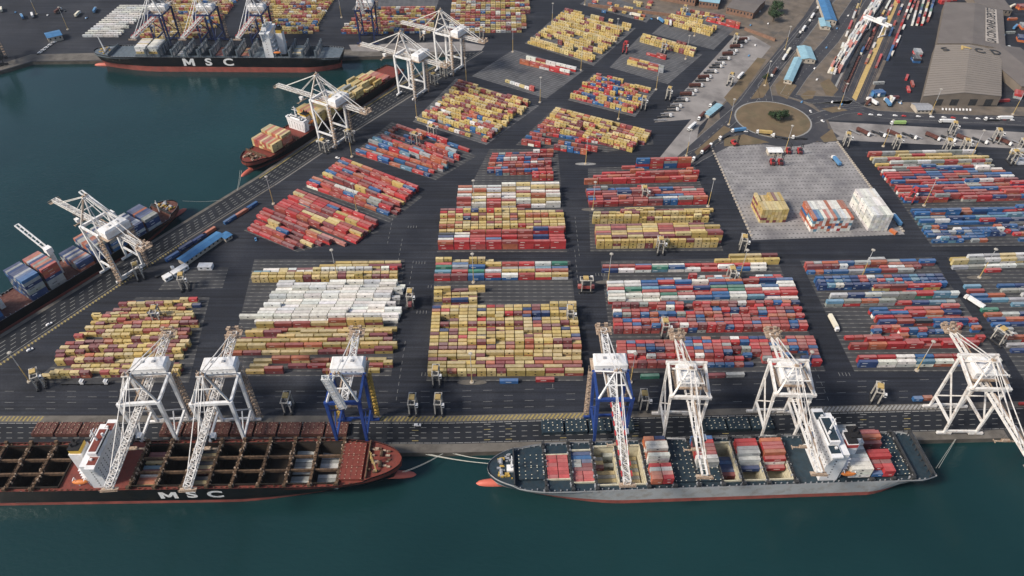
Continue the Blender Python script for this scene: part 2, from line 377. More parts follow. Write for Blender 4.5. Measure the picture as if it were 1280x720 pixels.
# roads feeding the roundabout
RC = G(966, 149); RR = 37.0
def ring(name, r0, r1, z, m, c=RC, n=64, z0=None):
    bm = bmesh.new(); A = []
    for k in range(n):
        t = 2*math.pi*k/n; A.append((bm.verts.new((math.cos(t)*r0, math.sin(t)*r0, 0)), bm.verts.new((math.cos(t)*r1, math.sin(t)*r1, 0))))
    for k in range(n):
        a, b = A[k], A[(k+1) % n]; bm.faces.new((a[0], a[1], b[1], b[0]))
    me = bpy.data.meshes.new(name); bm.to_mesh(me); bm.free(); me.materials.append(M[m])
    o = bpy.data.objects.new(name, me); COL.objects.link(o); o.location = (c.x, c.y, z); return struct(o)
def road(name, pp, w, z, m='road', edge=None):
    P = [G(*p).to_2d() for p in pp]; Lf, Rt = [], []
    for i, p in enumerate(P):
        d = (P[min(i+1, len(P)-1)]-P[max(i-1, 0)]).normalized(); nn = Vector((-d.y, d.x)); Lf.append(p+nn*w/2); Rt.append(p-nn*w/2)
    o = sheet(name, Lf+Rt[::-1], z, m, origin=P[0])
    if edge:
        e = MB()
        for A in (Lf, Rt):
            for i in range(len(A)-1):
                n = max(1, int((A[i+1]-A[i]).length/5))
                for k in range(n): dash(e, A[i].lerp(A[i+1], k/n), A[i].lerp(A[i+1], (k+.95)/n), .35, 0)
        for i in range(len(P)-1):
            n = max(1, int((P[i+1]-P[i]).length/9))
            for k in range(n): dash(e, P[i].lerp(P[i+1], k/n), P[i].lerp(P[i+1], (k+.4)/n), .3, 0)
        struct(e.build('road_markings', [edge], loc=(0, 0, z+.05)))
    return o
road('road', [(840, 215), (868, 196), (900, 180), (925, 165), (935, 150)], 17, .05, edge='marking')
road('road', [(820, 222), (850, 204), (885, 172), (922, 140), (934, 128), (960, 92), (1000, 45), (1040, -5)], 15, .06, edge='marking')
road('road', [(918, 138), (960, 84), (1010, 20), (1030, -12)], 8, .065)
road('road', [(958, 126), (955, 108), (975, 80), (1010, 35), (1045, -12)], 13, .07, edge='marking')
road('road', [(1020, 134), (1075, 129), (1060, 126), (1010, 124), (985, 118), (1000, 95), (1040, 50), (1080, -10)], 16, .075, edge='marking')
road('road', [(1012, 150), (1050, 138), (1075, 136), (1100, 143), (1200, 148), (1320, 154)], 15, .08, edge='marking')
road('road', [(1012, 170), (1030, 176), (1043, 170), (1020, 155)], 10, .07)
ring('roundabout_road', RR, RR+15, .10, 'road')
ring('roundabout_kerb', RR-1.2, RR+.3, .16, 'marking')
bm_ = MB(); bm_.prism([(math.cos(2*math.pi*k/48)*(RR-1), math.sin(2*math.pi*k/48)*(RR-1)) for k in range(48)], 0, .15)
struct(bm_.build('roundabout_grass', 'grass', loc=RC))
pxsheet('verge_grass', [(905, 122), (947, 72), (958, 74), (918, 130), (915, 133)], 'grass', .12)
pxsheet('verge_grass', [(938, 124), (958, 96), (962, 110), (954, 122)], 'grass', .12)
pxsheet('verge_grass', [(969, 106), (978, 98), (996, 107), (984, 124), (972, 118)], 'grass', .12)
pxsheet('verge_grass', [(1000, 120), (1010, 113), (1020, 114), (1016, 123), (1005, 125)], 'grass', .12)
pxsheet('verge_grass', [(1025, 104), (1036, 98), (1048, 112), (1040, 121), (1032, 118)], 'grass', .12)
pxsheet('verge_grass', [(1027, 136), (1045, 133), (1060, 138), (1040, 141)], 'grass', .14)
pxsheet('verge_grass', [(868, 190), (905, 157), (915, 162), (890, 178), (872, 196)], 'grass', .12)
pxsheet('verge_grass', [(905, 173), (930, 168), (962, 178), (925, 182), (905, 183)], 'grass', .12)
pxsheet('verge_grass', [(1025, 172), (1040, 161), (1047, 176), (1030, 178)], 'grass', .12)
pxsheet('depot_yard', [(1100, 116), (1150, 0), (1330, 0), (1330, 133), (1230, 132), (1120, 127)], 'asphalt', .03)

# ------------------------------------------------------------------ containers
C = dict(y=(.52, .385, .135), Y=(.56, .45, .22), m=(.20, .060, .065), r=(.43, .045, .048), R=(.35, .080, .070), o=(.40, .125, .07), O=(.55, .16, .06),
         b=(.035, .12, .29), B=(.03, .06, .16), w=(.70, .69, .64), W=(.62, .64, .63), g=(.05, .20, .14), c=(.13, .27, .37), s=(.33, .35, .36), k=(.04, .045, .055), G=(.30, .32, .30), p=(.55, .22, .18))
CN = dict(y='yellow', Y='pale-yellow', m='maroon', r='red', R='dull-red', o='rust-brown', O='orange', b='blue', B='dark-blue', w='white', W='greyish-white', g='green', c='light-blue', s='grey', k='black', G='pale-grey', p='salmon')
def clot(spec): return [ch for ch in spec]
PAL = dict(yel='yyyyyyyyyyYYYYYmmmroB', yelm='yyyyyyYYYmmmmRo', yonly='yyyyyYYYYm', wht='wwwwwwwwWWW', whty='wwwwwwWWyYYrmc', ryy='rRoomyyYYR', ry='rrrrRRRRmmoyYbp',
           red='rrrrrRRo', redb='rrrrrRRRRRRmmoobbbBGw', mix='rRbBwWomyYbrgcs', mixw='wwWwwrrRRbbgcBwo', rb='rrrRRRbbbBowk', wr='wwwWrRoY', gry='GGWWssbBgroRc', blu='bbbbBBsWWrcoB',
           brow='bbbBBBrRoccw', gy='GGWWyYYsrRG', rust='ooRRbbmrWs', dbl='rrRRoobbbBcmrsr', sml='rrRRbbcyoBrR', rby='rrRbbByyyRoy', far='yyyyyyyYYYooRRmmwb', farr='yyyyYYoRRRmbws', pad='wwwwWcWooprb', shipb='BBBoosbWsB', top='wwWWwpw')
rnd = random.Random(11)
BOX = []      # every container of the terminal
def stack(x, y, ang, ln, cols, z0=0., **kw):
    for t, c in enumerate(cols):
        BOX.append(dict(x=x+rnd.uniform(-.06, .06), y=y, z=z0+t*2.62, a=ang, ln=ln, c=c, t=t, n=len(cols), **kw))
def band(block, FL, FR, BR, BL, pal, ln=40, t=2.0, gap=.06, n=None, j=.6, jag=0, pad=True, z0=0):
    a, b, c, d = [G(*p).to_2d() for p in (FL, FR, BR, BL)]
    u = ((b-a).normalized()+(c-d).normalized()).normalized(); v = Vector((-u.y, u.x))
    depth = ((d-a).dot(v)+(c-b).dot(v))/2; n = n or max(1, round(abs(depth)/3.95)+1); ang = math.atan2(u.y, u.x)
    P = PAL[pal]; last = rnd.choice(P)
    for i in range(n):
        f = i/max(1, n-1) if n > 1 else 0
        s = a.lerp(d, f); e = b.lerp(c, f)
        s = s+v*0; L = (e-s).dot(u); x = 0.
        if jag: x += max(0, rnd.gauss(0, 1))*jag; L -= max(0, rnd.gauss(0, 1))*jag
        k = 0; tb = t + (rnd.uniform(-.2, .2) if gap == 0 else rnd.uniform(-.5, .4)); gp = gap if gap == 0 or rnd.random() > .05 or n < 5 else .5; j_ = j*rnd.uniform(.4, 1.1); rl = ln if ln in (20, 40) else rnd.choice((20, 40, 40)); hh = round(tb)
        rowdom = rnd.choice(P)
        while x < L-2:
            if x+(12.19 if rl == 40 else 6.06) > L+2.2:
                if rl == 20 or x+6.06 > L+2.2: break
                if rnd.random() < .5: break
                rl = 20
            if ln == 0 and rnd.random() < .3: rl = rnd.choice((20, 40))
            lm = 12.19 if rl == 40 else 6.06
            if rnd.random() < .34: hh = max(1, min(5, int(round(tb+rnd.gauss(0, j_)))))
            if rnd.random() > gp:
                cols = []
                for q in range(hh):
                    z = rnd.random()
                    ch = last if z < .12 else (rowdom if z < .24 else rnd.choice(P)); last = ch; cols.append(ch)
                p = s+u*(x+lm/2)
                stack(p.x, p.y, ang, lm, cols, z0=z0, block=block, row=(block, FL, i), ri=i, slot=k)
            elif rnd.random() < .5: x += lm
            x += lm+.3; k += 1
    return ang
def pad(pp, ang=None):
    P = [G(*p) for p in pp]; u = P[1]-P[0]
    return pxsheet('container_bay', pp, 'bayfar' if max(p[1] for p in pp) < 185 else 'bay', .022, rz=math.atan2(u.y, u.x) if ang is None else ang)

# -- near left yellow block
pad([(40, 478), (236, 478), (262, 372), (170, 372)])
band('leftmost yellow block', (46, 472), (229, 471), (250, 397), (120, 401), 'yelm', 20, 1.7, .04, j=.45, jag=3, n=15)
band('leftmost yellow block', (118, 399), (250, 396), (256, 379), (160, 381), 'yel', 20, 1.3, .10, j=.4, jag=5, n=5)
# -- white block left of the centre
pad([(283, 470), (489, 470), (506, 324), (318, 324)])
band('block beside the blue crane', (308, 466), (488, 465), (489, 451), (318, 453), 'ryy', 40, 1.4, .12, j=.4)
band('block beside the blue crane', (281, 443), (494, 440), (498, 408), (322, 410), 'yelm', 40, 1.7, .03, j=.4)
band('white container block', (300, 397), (318, 397), (318, 396), (300, 396), 'wht', 40, 1.2, 0, n=1)
band('white container block', (319, 404), (498, 402), (504, 357), (350, 358), 'wht', 40, 1.5, .0, j=.3, n=14)
band('row behind the white block', (316, 352), (503, 350), (504, 346), (317, 348), 'yonly', 20, 2.2, .0, j=.3, n=2)
band('row behind the white block', (318, 343), (503, 340), (504, 337), (330, 340), 'whty', 0, 1.5, .0, j=.4, n=2)
band('row behind the white block', (400, 335), (504, 334), (505, 330), (420, 331), 'yonly', 40, 1.4, .0, j=.4, n=2)
# -- centre block
pad([(533, 476), (729, 476), (713, 326), (545, 326)])
band('centre yellow block', (535, 469), (728, 468), (727, 445), (536, 446), 'yelm', 0, 2.0, .02, j=.3, n=6)
band('centre yellow block', (537, 441), (726, 440), (720, 386), (541, 390), 'yel', 20, 2.0, .03, j=.4, n=13)
band('centre yellow block', (542, 386), (604, 384), (604, 364), (543, 366), 'yel', 0, 1.6, .08, j=.4, n=5)
band('row behind the centre block', (543, 350), (713, 348), (712, 343), (544, 345), 'mix', 40, 2.1, .0, j=.3, n=2)
band('row behind the centre block', (545, 339), (712, 337), (710, 334), (545, 336), 'mix', 40, 1.6, .0, j=.4, n=2)
band('row behind the centre block', (545, 329), (617, 328), (617, 327), (545, 327), 'yonly', 20, 1.2, .0, n=1)
# -- red block right of the centre
pad([(768, 466), (1032, 464), (970, 322), (751, 326)])
band('large red block', (772, 459), (1026, 457), (1019, 427), (770, 430), 'redb', 20, 1.9, .05, j=.5, n=8)
band('large red block', (767, 416), (1010, 413), (1000, 382), (765, 386), 'redb', 20, 1.8, .05, j=.5, n=8)
band('large red block', (760, 379), (996, 375), (986, 354), (758, 359), 'mixw', 40, 1.9, .02, j=.4, n=6)
band('row behind the red block', (820, 352), (984, 350), (980, 347), (860, 349), 'mix', 20, 1.2, .15, n=2)
band('row behind the red block', (752, 340), (972, 337), (968, 332), (753, 335), 'mixw', 40, 1.3, .02, n=2)
band('row behind the red block', (892, 331), (971, 329), (970, 324), (910, 325), 'yonly', 40, 2, .0, n=2, j=.3)
# -- block in front of the right crane
pad([(1068, 464), (1262, 464), (1165, 322), (1000, 326)])
band('right crane block', (1071, 458), (1250, 455), (1246, 450), (1070, 452), 'mixw', 40, 1.9, .0, n=2, j=.2)
band('right crane block', (1060, 436), (1232, 433), (1230, 426), (1080, 429), 'red', 40, 1.6, .05, n=2)
band('right crane block', (1055, 424), (1225, 420), (1218, 398), (1110, 403), 'redb', 20, 1.6, .3, n=6)
band('right crane block', (1096, 407), (1216, 405), (1210, 390), (1085, 392), 'rb', 40, 1.5, .12, n=4)
band('right crane block', (1031, 382), (1198, 379), (1193, 371), (1036, 374), 'gry', 40, 1.7, .03, n=2)
band('right crane block', (1085, 369), (1190, 367), (1187, 360), (1090, 363), 'ry', 40, 1.3, .1, n=2)
band('right crane block', (1021, 362), (1182, 358), (1178, 350), (1017, 353), 'brow', 20, 1.9, .0, n=3, j=.3)
band('right crane block', (1008, 342), (1158, 339), (1154, 327), (1003, 331), 'rust', 0, 1.2, .12, n=4)
# -- right edge block
pad([(1280, 475), (1420, 475), (1330, 318), (1184, 322)])
band('block at right edge', (1262, 440), (1420, 438), (1350, 356), (1204, 360), 'gry', 40, 1.2, .18, n=14, j=.4)
band('block at right edge', (1190, 341), (1330, 338), (1322, 320), (1187, 326), 'gy', 40, 1.3, .2, n=4)
# -- second line: centre
pad([(546, 315), (709, 315), (697, 186), (612, 186)])
band('red row in the middle yard', (548, 311), (707, 310), (707, 309), (548, 310), 'red', 40, 3, 0, n=1, j=.05)
band('block behind the red row', (548, 305), (706, 304), (706, 293), (549, 295), 'rb', 40, 2.2, .02, n=4)
band('block behind the red row', (549, 291), (704, 290), (702, 266), (551, 268), 'yel', 20, 1.6, .04, n=8)
band('block behind the red row', (571, 260), (700, 259), (698, 237), (573, 239), 'wr', 40, 2.3, .0, n=7, j=.4)
band('small block in the middle yard', (665, 225), (696, 225), (696, 221), (665, 221), 'red', 20, 1.6, 0, n=2)
band('small block in the middle yard', (607, 219), (694, 217), (691, 192), (615, 195), 'redb', 20, 1.5, .04, n=9, jag=4)
# -- second line: right of the centre
pad([(738, 314), (904, 313), (868, 206), (735, 210)])
band('yellow stack in the middle yard', (745, 310), (901, 308), (900, 307), (745, 309), 'yonly', 20, 3, 0, n=1, j=.2)
band('yellow stack in the middle yard', (744, 305), (899, 303), (893, 288), (743, 291), 'yelm', 40, 2.9, 0, n=6, j=.35)
band('yellow stack in the middle yard', (740, 279), (888, 277), (886, 273), (741, 275), 'yonly', 20, 2.6, 0, n=2, j=.3)
band('block behind the yellow stack', (756, 269), (886, 266), (884, 264), (780, 267), 'yelm', 0, 1.3, .05, n=2)
band('block behind the yellow stack', (736, 258), (880, 255), (875, 236), (732, 240), 'redb', 0, 1.8, .04, n=7)
band('block behind the yellow stack', (730, 230), (872, 226), (868, 219), (752, 222), 'red', 40, 2.2, .04, n=3)
band('block behind the yellow stack', (777, 211), (863, 209), (862, 207), (777, 209), 'redb', 40, 2.0, .0, n=1)
# -- block right of the pale pad
pad([(1165, 308), (1340, 306), (1225, 190), (1082, 190)])
band('block beside the pale pad', (1164, 303), (1330, 300), (1318, 286), (1152, 289), 'blu', 20, 1.2, .12, n=5)
band('block beside the pale pad', (1147, 281), (1316, 278), (1300, 262), (1138, 265), 'blu', 40, 1.5, .08, n=6)
band('block beside the pale pad', (1129, 253), (1292, 250), (1274, 228), (1112, 232), 'redb', 40, 2.2, .04, n=7)
band('block beside the pale pad', (1108, 228), (1270, 225), (1255, 213), (1098, 216), 'rb', 40, 1.8, .06, n=5)
band('block beside the pale pad', (1097, 212), (1245, 208), (1226, 194), (1084, 196), 'gy', 40, 1.7, .06, n=5)
band('block beside the pale pad', (1268, 205), (1340, 205), (1340, 190), (1262, 192), 'gy', 40, 1.3, .1, n=4)
# -- stacks standing on the pale pad (ends towards the water)
def padstack(name, px, py, nx, ny, t, pal, rot=QB, L=12.19):
    o = G(px, py); u = Vector((math.cos(rot), math.sin(rot))); v = Vector((-u.y, u.x))
    for j in range(ny):
        for i in range(nx):
            h = t-(1 if (i in (3, 4) and pal == 'top') or (i in (1, 2, 3) and pal == 'yonly' and j) else 0)+(1 if pal == 'wht' else 0)
            p = o.to_2d()+u*(i+.5)*2.72+v*(j+.5)*(L+.3)
            stack(p.x, p.y, rot+math.pi/2, L, [rnd.choice(PAL[pal]) for _ in range(h)], block=name, row=(name, 0, j), ri=j, slot=i)
padstack('yellow stack on the pale pad', 949, 279, 8, 2, 5, 'yonly', QB, 12.19)
padstack('mixed stack on the pale pad', 1012, 290, 12, 2, 5, 'pad', QB, 12.19)
padstack('white stack on the pale pad', 1084, 289, 6, 3, 5, 'wht', QB, 12.19)
# -- diagonal blocks between the quays
pad([(305, 288), (372, 315), (474, 290), (370, 240)]); pad([(378, 236), (487, 278), (528, 246), (425, 198)])
band('diagonal red block', (311, 287), (372, 311), (428, 309), (331, 266), 'ry', 40, 1.5, .0, n=6, j=.3)
band('diagonal red block', (345, 263), (450, 302), (473, 286), (372, 243), 'ry', 40, 1.7, .0, n=9, j=.35)
band('second diagonal red block', (385, 233), (486, 274), (504, 261), (392, 227), 'redb', 40, 1.6, .0, n=3, j=.3)
band('second diagonal red block', (405, 221), (506, 257), (524, 244), (428, 203), 'ry', 40, 1.7, .0, n=7, j=.3)
pad([(440, 192), (545, 225), (596, 195), (490, 152)])
band('diagonal blue block', (446, 192), (541, 221), (552, 214), (458, 184), 'dbl', 40, 1.8, .03, n=3)
band('diagonal blue block', (462, 180), (556, 211), (588, 194), (496, 158), 'dbl', 0, 1.5, .06, n=8)
pad([(516, 152), (608, 181), (674, 132), (570, 98)])
band('yellow block by the far cranes', (522, 150), (608, 177), (630, 160), (545, 134), 'farr', 20, 1.7, .05, n=8)
band('yellow block by the far cranes', (548, 132), (632, 158), (667, 131), (573, 105), 'yelm', 20, 1.9, .03, n=10)
pad([(645, 181), (760, 190), (817, 180), (814, 168), (696, 132)])
band('block heading the middle street', (652, 180), (735, 190), (775, 182), (672, 162), 'redb', 20, 1.8, .06, n=5)
band('block heading the middle street', (676, 160), (795, 186), (812, 175), (694, 140), 'yelm', 20, 2.1, .03, n=9)
pad([(710, 125), (794, 146), (820, 112), (742, 92)])
band('red and blue far block', (713, 122), (791, 142), (816, 113), (745, 97), 'rby', 20, 1.9, .06, n=10)
pad([(590, 95), (683, 123), (730, 88), (642, 62)])
band('sparse row on the far bay', (632, 102), (683, 119), (684, 118), (633, 101), 'wr', 20, 1.6, .1, n=1)
band('sparse row on the far bay', (650, 79), (716, 95), (722, 90), (658, 75), 'wr', 40, 1.6, .1, n=2)
pad([(656, 54), (742, 82), (795, 35), (705, 12)])
band('far yellow block', (660, 54), (740, 77), (758, 62), (680, 40), 'yonly', 20, 1.9, .1, n=7)
band('far yellow block', (684, 37), (762, 58), (790, 35), (706, 15), 'yonly', 20, 1.9, .08, n=9)
pad([(762, 84), (835, 105), (878, 68), (800, 45)])
band('far yellow rows', (784, 80), (833, 92), (835, 89), (786, 77), 'farr', 40, 2, .05, n=2)
band('far yellow rows', (800, 52), (866, 70), (871, 66), (803, 47), 'yonly', 20, 2.2, 0, n=3)
band('far yellow rows', (808, 68), (845, 78), (846, 77), (809, 67), 'rb', 40, 1.2, .1, n=1)
pad([(815, 42), (892, 62), (925, 30), (850, 10)])
band('far right yellow rows', (830, 29), (888, 44), (894, 38), (838, 22), 'yonly', 20, 2.2, .02, n=4)
band('far right yellow rows', (845, 19), (900, 29), (905, 24), (850, 15), 'far', 20, 1.4, .2, n=3)
band('red row beside the boundary wall', (883, 26), (928, 37), (929, 36), (884, 25), 'red', 40, 2, 0, n=1)
pad([(725, 5), (808, 28), (820, 15), (745, -10)])
band('far yellow rows', (735, 12), (808, 24), (815, 5), (750, -8), 'farr', 20, 1.2, .45, n=7)
# -- north yard
pad([(440, 12), (545, 11), (552, -12), (458, -12)])
band('white reefer block', (104, 46), (152, 46), (190, 9), (150, 9), 'wht', 40, 1.15, .0, n=15, j=.1)
band('north yard block', (176, 47), (258, 47), (310, -12), (232, -12), 'far', 20, 1.8, .02, n=26)
band('north yard block', (300, 42), (396, 41), (424, -12), (344, -12), 'far', 20, 1.8, .02, n=24)
band('north yard block', (427, 42), (540, 41), (545, 13), (452, 14), 'farr', 20, 1.8, .04, n=13)
band('north yard block', (561, 41), (655, 39), (668, -12), (567, -12), 'farr', 20, 1.9, .02, n=25)
# -- boxes standing alone along the broad carriageway
def lone(block, px, py, cols, ln=12.19, ang=QA): p = G(px, py); stack(p.x, p.y, ang, ln, cols, block=block, row=(block, px, 0), ri=0, slot=0)
lone('before the centre block', 636, 478, 'b'); lone('before the centre block', 681, 476, 'r')
lone('before the large red block', 812, 472, 'g', ang=QB); lone('before the large red block', 894, 471, 'm', ang=QB); lone('before the large red block', 918, 470, 's', ang=QB)
lone('carriageway by the right crane', 1146, 500, 'b', 6.06, QB); lone('carriageway by the right crane', 1158, 499, 'o', 6.06, QB)
for i, (px, py, c) in enumerate(((216, 322, 'b'), (233, 309, 'B'), (250, 299, 'B'), (262, 291, 'o'), (288, 276, 'b'), (303, 267, 'o'), (315, 259, 'b'))):
    lone('line beside the diagonal quay', px, py, c, 12.19, math.atan2(*(G(315, 259)-G(216, 322)).to_2d().yx))
# -- rail yard: long lines of stacked boxes, depot boxes
def line(block, a, b, pal, rows=1, t=1, ln=12.19, gap=.05, w=3.0):
    a, b = G(*a).to_2d(), G(*b).to_2d(); u = (b-a).normalized(); v = Vector((-u.y, u.x)); n = int((b-a).length/(ln+.3))
    for r in range(rows):
        for i in range(n):
            if rnd.random() < gap: continue
            p = a+u*(i+.5)*(ln+.3)+v*(r-rows/2)*w
            h = max(1, int(round(rnd.gauss(t, .4))))
            stack(p.x, p.y, math.atan2(u.y, u.x), ln, [rnd.choice(PAL[pal]) for _ in range(h)], block=block, row=(block, r, a.x), ri=r, slot=i)
line('rail yard stack', (1041, 90), (1105, -14), 'top', 4, 2.2); line('rail yard stack', (1037, 92), (1052, 66), 'wr', 3, 2)
line('rail yard line', (1050, 60), (1078, -12), 'wr', 1, 1, gap=.4); line('rail yard line', (1088, 96), (1134, -12), 'rb', 1, 1, gap=.5); line('rail yard line', (1112, 70), (1148, -12), 'wr', 1, 1, gap=.5)
line('rail yard line', (1107, 76), (1142, -12), 'rb', 1, 1.4); line('rail yard line', (1074, 68), (1118, -12), 'farr', 1, 1, gap=.3); line('rail yard line', (1080, 80), (1122, -12), 'farr', 1, 1, gap=.4)
for dx in (0, 6, 12, 18): line('depot row', (1138+dx, 32), (1150+dx*1.05, -12), 'mixw' if dx % 12 else 'wr', 1, 1.3)
for (x, y, c, a_) in ((1143, 68, 'rs', 80), (1141, 76, 'bk', 80), (1135, 113, 'r', 75), (1140, 106, 'R', 75), (1133, 98, 'r', 60), (1116, 123, 'm', 5), (1098, 105, 'G', 5), (1095, 118, 'cb', 10), (1088, 124, 'B', 75),
                     (1270, 70, 'OO', 80), (1272, 50, 'OB', 70), (1276, 35, 'Os', 80), (1265, 25, 'O', 5), (1275, 10, 'OR', 5), (1262, 42, 'G', 5), (1240, 10, 'w', 5), (1225, 8, 'O', 5), (1254, 127, 'r', 5), (1268, 120, 'sr', 60), (1272, 112, 'Go', 60), (1275, 100, 'ro', 60), (1265, 88, 'G', 5), (1262, 62, 'W', 80), (1122, 2, 'r', 80), (1178, 3, 'rr', 5), (1190, 1, 'r', 5)):
    p = G(x, y)
    for q in range(3 if len(c) > 1 else 1):
        stack(p.x+q*2.6*math.cos(R(a_-90)), p.y+q*2.6*math.sin(R(a_-90)), R(a_), 12.19, c, block='depot yard beside the grey sheds', row=('depot', x, y), ri=0, slot=q)
# ------------------------------------------------------------------ ships
def ship(name, label, pos, ang, L, B, dz, mats, bays, bexp=2.1, aft=.06, bow=.17, boot=2.6, text_=None, nlong=2, fore_z=2.0, bulb=True, hold='holdbrown', cover='deckred', bridge='oldsteel', bridge_h=0.0, coverm=None, draft_flat=.0, topside_rake=6.0):
    "pos = stern centre at the waterline; local x runs to the bow"
    hullm, deckm = mats
    t = empty(name, (pos.x, pos.y, WZ), ang); tag(t, label, 'ship', 'container ships in the harbour')
    D = dz-WZ                                             # deck above water (local)
    def hd(s):                                            # deck half breadth
        if s > 1-bow: q = (s-1+bow)/bow; return B/2*math.sqrt(max(0, 1-q**bexp))
        if s < aft: return B/2*(.86+.14*min(1, s/aft))
        return B/2
    def hw(s):                                            # waterline half breadth
        if s > 1-bow*2.0: q = (s-1+bow*2.0)/(bow*2.0); return B/2*max(0, (1-q**1.5))*.985
        if s < .16: return B/2*max(.02, math.sin(min(1, s/.16)*math.pi/2)**.9)
        return B/2*.985
    N = 56; ss = sorted(set([0, .002]+[i/N for i in range(1, N)]+[1-bow*q for q in (.02, .05, .1, .15, .2, .3)]+[1.0]))
    hb = MB(); rows = []
    for s in ss:
        fx0 = max((1-bow*.62), (max(b[1] for b in bays)+1)/L); fz = D+fore_z*min(1, max(0, (s-fx0)/(bow*.06)))
        xs = s*L; xw = min(xs, L-topside_rake*((s-.8)/.2) if s > .8 else xs) + (4 if s == 0 else 0)
        xw = max(xw, 3*(1-s/.05)) if s < .05 else xw
        b0, b1 = hd(s), min(hw(s), hd(s)); bm_ = b1+(b0-b1)*.25
        rows.append([(xs, b0, fz+.9), (xs, b0, fz), (xs*.6+xw*.4, bm_+(b0-bm_)*.45, D*.55), (xw, bm_, boot), (xw, b1, .0), (xw, b1*.9, -4)])
    for side in (1, -1):
        vs = [(p[0], p[1]*side, p[2]) for r in rows for p in r]; K = 6; fs = []; 
        for i in range(len(rows)-1):
            for k in range(K-1):
                q = (i*K+k, i*K+k+1, (i+1)*K+k+1, (i+1)*K+k)
                fs.append(q if side > 0 else q[::-1])
        k0 = len(hb.v); hb.add(vs, fs, 0)
        for idx in range(len(hb.m)-len(fs), len(hb.m)):
            kk = (idx-(len(hb.m)-len(fs))) % (K-1)
            if kk >= 3: hb.m[idx] = 1
    r = rows[0]; poly = [(p[0], p[1], p[2]) for p in r]+[(p[0], -p[1], p[2]) for p in r[::-1]]; hb.add(poly, [tuple(range(len(poly)))[::-1]], 0)
    hull = hb.build('hull', [hullm, 'boot'], t)
    for p in hull.data.polygons: p.use_smooth = False
    if bulb:
        bb = MB(); n = 12; K = 9; vs = []
        for i in range(K):
            q = i/(K-1); xx = L-13+22*q*.93; rr = 2.7*math.sqrt(max(.0, 1-max(0, (q-.45)/.55)**2))
            for k in range(n): a = 2*math.pi*k/n; vs.append((xx, math.cos(a)*rr, math.sin(a)*rr*1.15-.6))
        bb.add(vs, [(i*n+k, i*n+(k+1) % n, (i+1)*n+(k+1) % n, (i+1)*n+k) for i in range(K-1) for k in range(n)]+[tuple(range((K-1)*n, K*n))], 0)
        o = bb.build('bulbous_bow', ['bulbred'], t)
        for p in o.data.polygons: p.use_smooth = True
    # decks: foredeck and stern deck follow the outline
    x0, x1 = bays[0][0], max(b[1] for b in bays)
    def deckpoly(xa, xb, z):
        q = [xa+(xb-xa)*i/14 for i in range(15)]
        return [(x, hd(x/L)-.15) for x in q]+[(x, -hd(x/L)+.15) for x in q[::-1]]
    dk = MB(); fx = max((1-bow*.62)*L, x1+1)
    dk.prism(deckpoly(.5, x0, 0), D-1, D-.1); 
    if x1 < fx: dk.prism(deckpoly(x1, fx, 0), D-1, D-.1)
    dk.prism(deckpoly(max(fx, x1), L-.4, 0), D-1, D+fore_z-.1)
    cov = []; bf = MB()
    for (a, b, kind, hwid, tag_) in bays:
        hold_b = MB(); brd = MB()
        sa, sb = a/L, b/L; wa, wb = hd(sa), hd(sb); hh = min(hwid, min(wa, wb)-1.2)
        for sd in (1, -1): dk.hexa([(a, sd*hh, D-1), (b, sd*hh, D-1), (b, sd*(wb-.15), D-1), (a, sd*(wa-.15), D-1)], [(a, sd*hh, D-.1), (b, sd*hh, D-.1), (b, sd*(wb-.15), D-.1), (a, sd*(wa-.15), D-.1)])
        if kind in 'ohb':
            g = 1.1 if kind != 'h' else .8
            dk.box(a, a+g*.5, -hh, hh, D-1, D-.1); dk.box(b-g*.5, b, -hh, hh, D-1, D-.1)
            zb = max(.5, D-19); ba = bb_ = hh
            if min(hw(sa), hw(sb)) < hh+1:
                zb = D-.42*D; ba, bb_ = [min(hh, hw(q)+.11*(hd(q)-hw(q))-.6) for q in (sa, sb)]
            A, Bx = a+g*.5, b-g*.5
            vs = [(A, -ba, zb), (Bx, -bb_, zb), (Bx, bb_, zb), (A, ba, zb), (A, -hh, D+.9), (Bx, -hh, D+.9), (Bx, hh, D+.9), (A, hh, D+.9)]
            hold_b.add(vs, [(0, 1, 2, 3), (0, 4, 5, 1), (1, 5, 6, 2), (2, 6, 7, 3), (3, 7, 4, 0)])
            # coaming rim and cell guides
            for (p, q) in (((A, -hh), (Bx, -hh)), ((A, hh), (Bx, hh)), ((A, -hh), (A, hh)), ((Bx, -hh), (Bx, hh))):
                hold_b.beam((*p, D+.6), (*q, D+.6), .5, 1.3)
            ncell = int(hh*2/2.6)
            for k in range(ncell+1):
                yy = -hh+.2+(2*hh-.4)*k/ncell
                for xx in (A+.18, Bx-.18): hold_b.beam((xx, yy, max(zb+2, D-17)), (xx, yy, D+.2), .16)
            for k in range(1, 6 if zb < D-12 else 1):
                for xx in (A+.1, Bx-.1): hold_b.beam((xx, -hh, D-k*3), (xx, hh, D-k*3), .12)
            for k in range(1, nlong+1):
                yy = -hh+2*hh*k/(nlong+1); brd.box(A, Bx, yy-.45, yy+.45, D-1.5, D+.75)
        elif kind == 'c':
            n = 3 if hh > 10 else 2
            for k in range(n):
                cov.append((a+.5, b-.5, -hh+2*hh*k/n+.12, -hh+2*hh*(k+1)/n-.12))
            dk.box(a, b, -hh, hh, D-1, D-.1)
        elif kind == 's': dk.box(a, b, -hh, hh, D-1, D-.1)
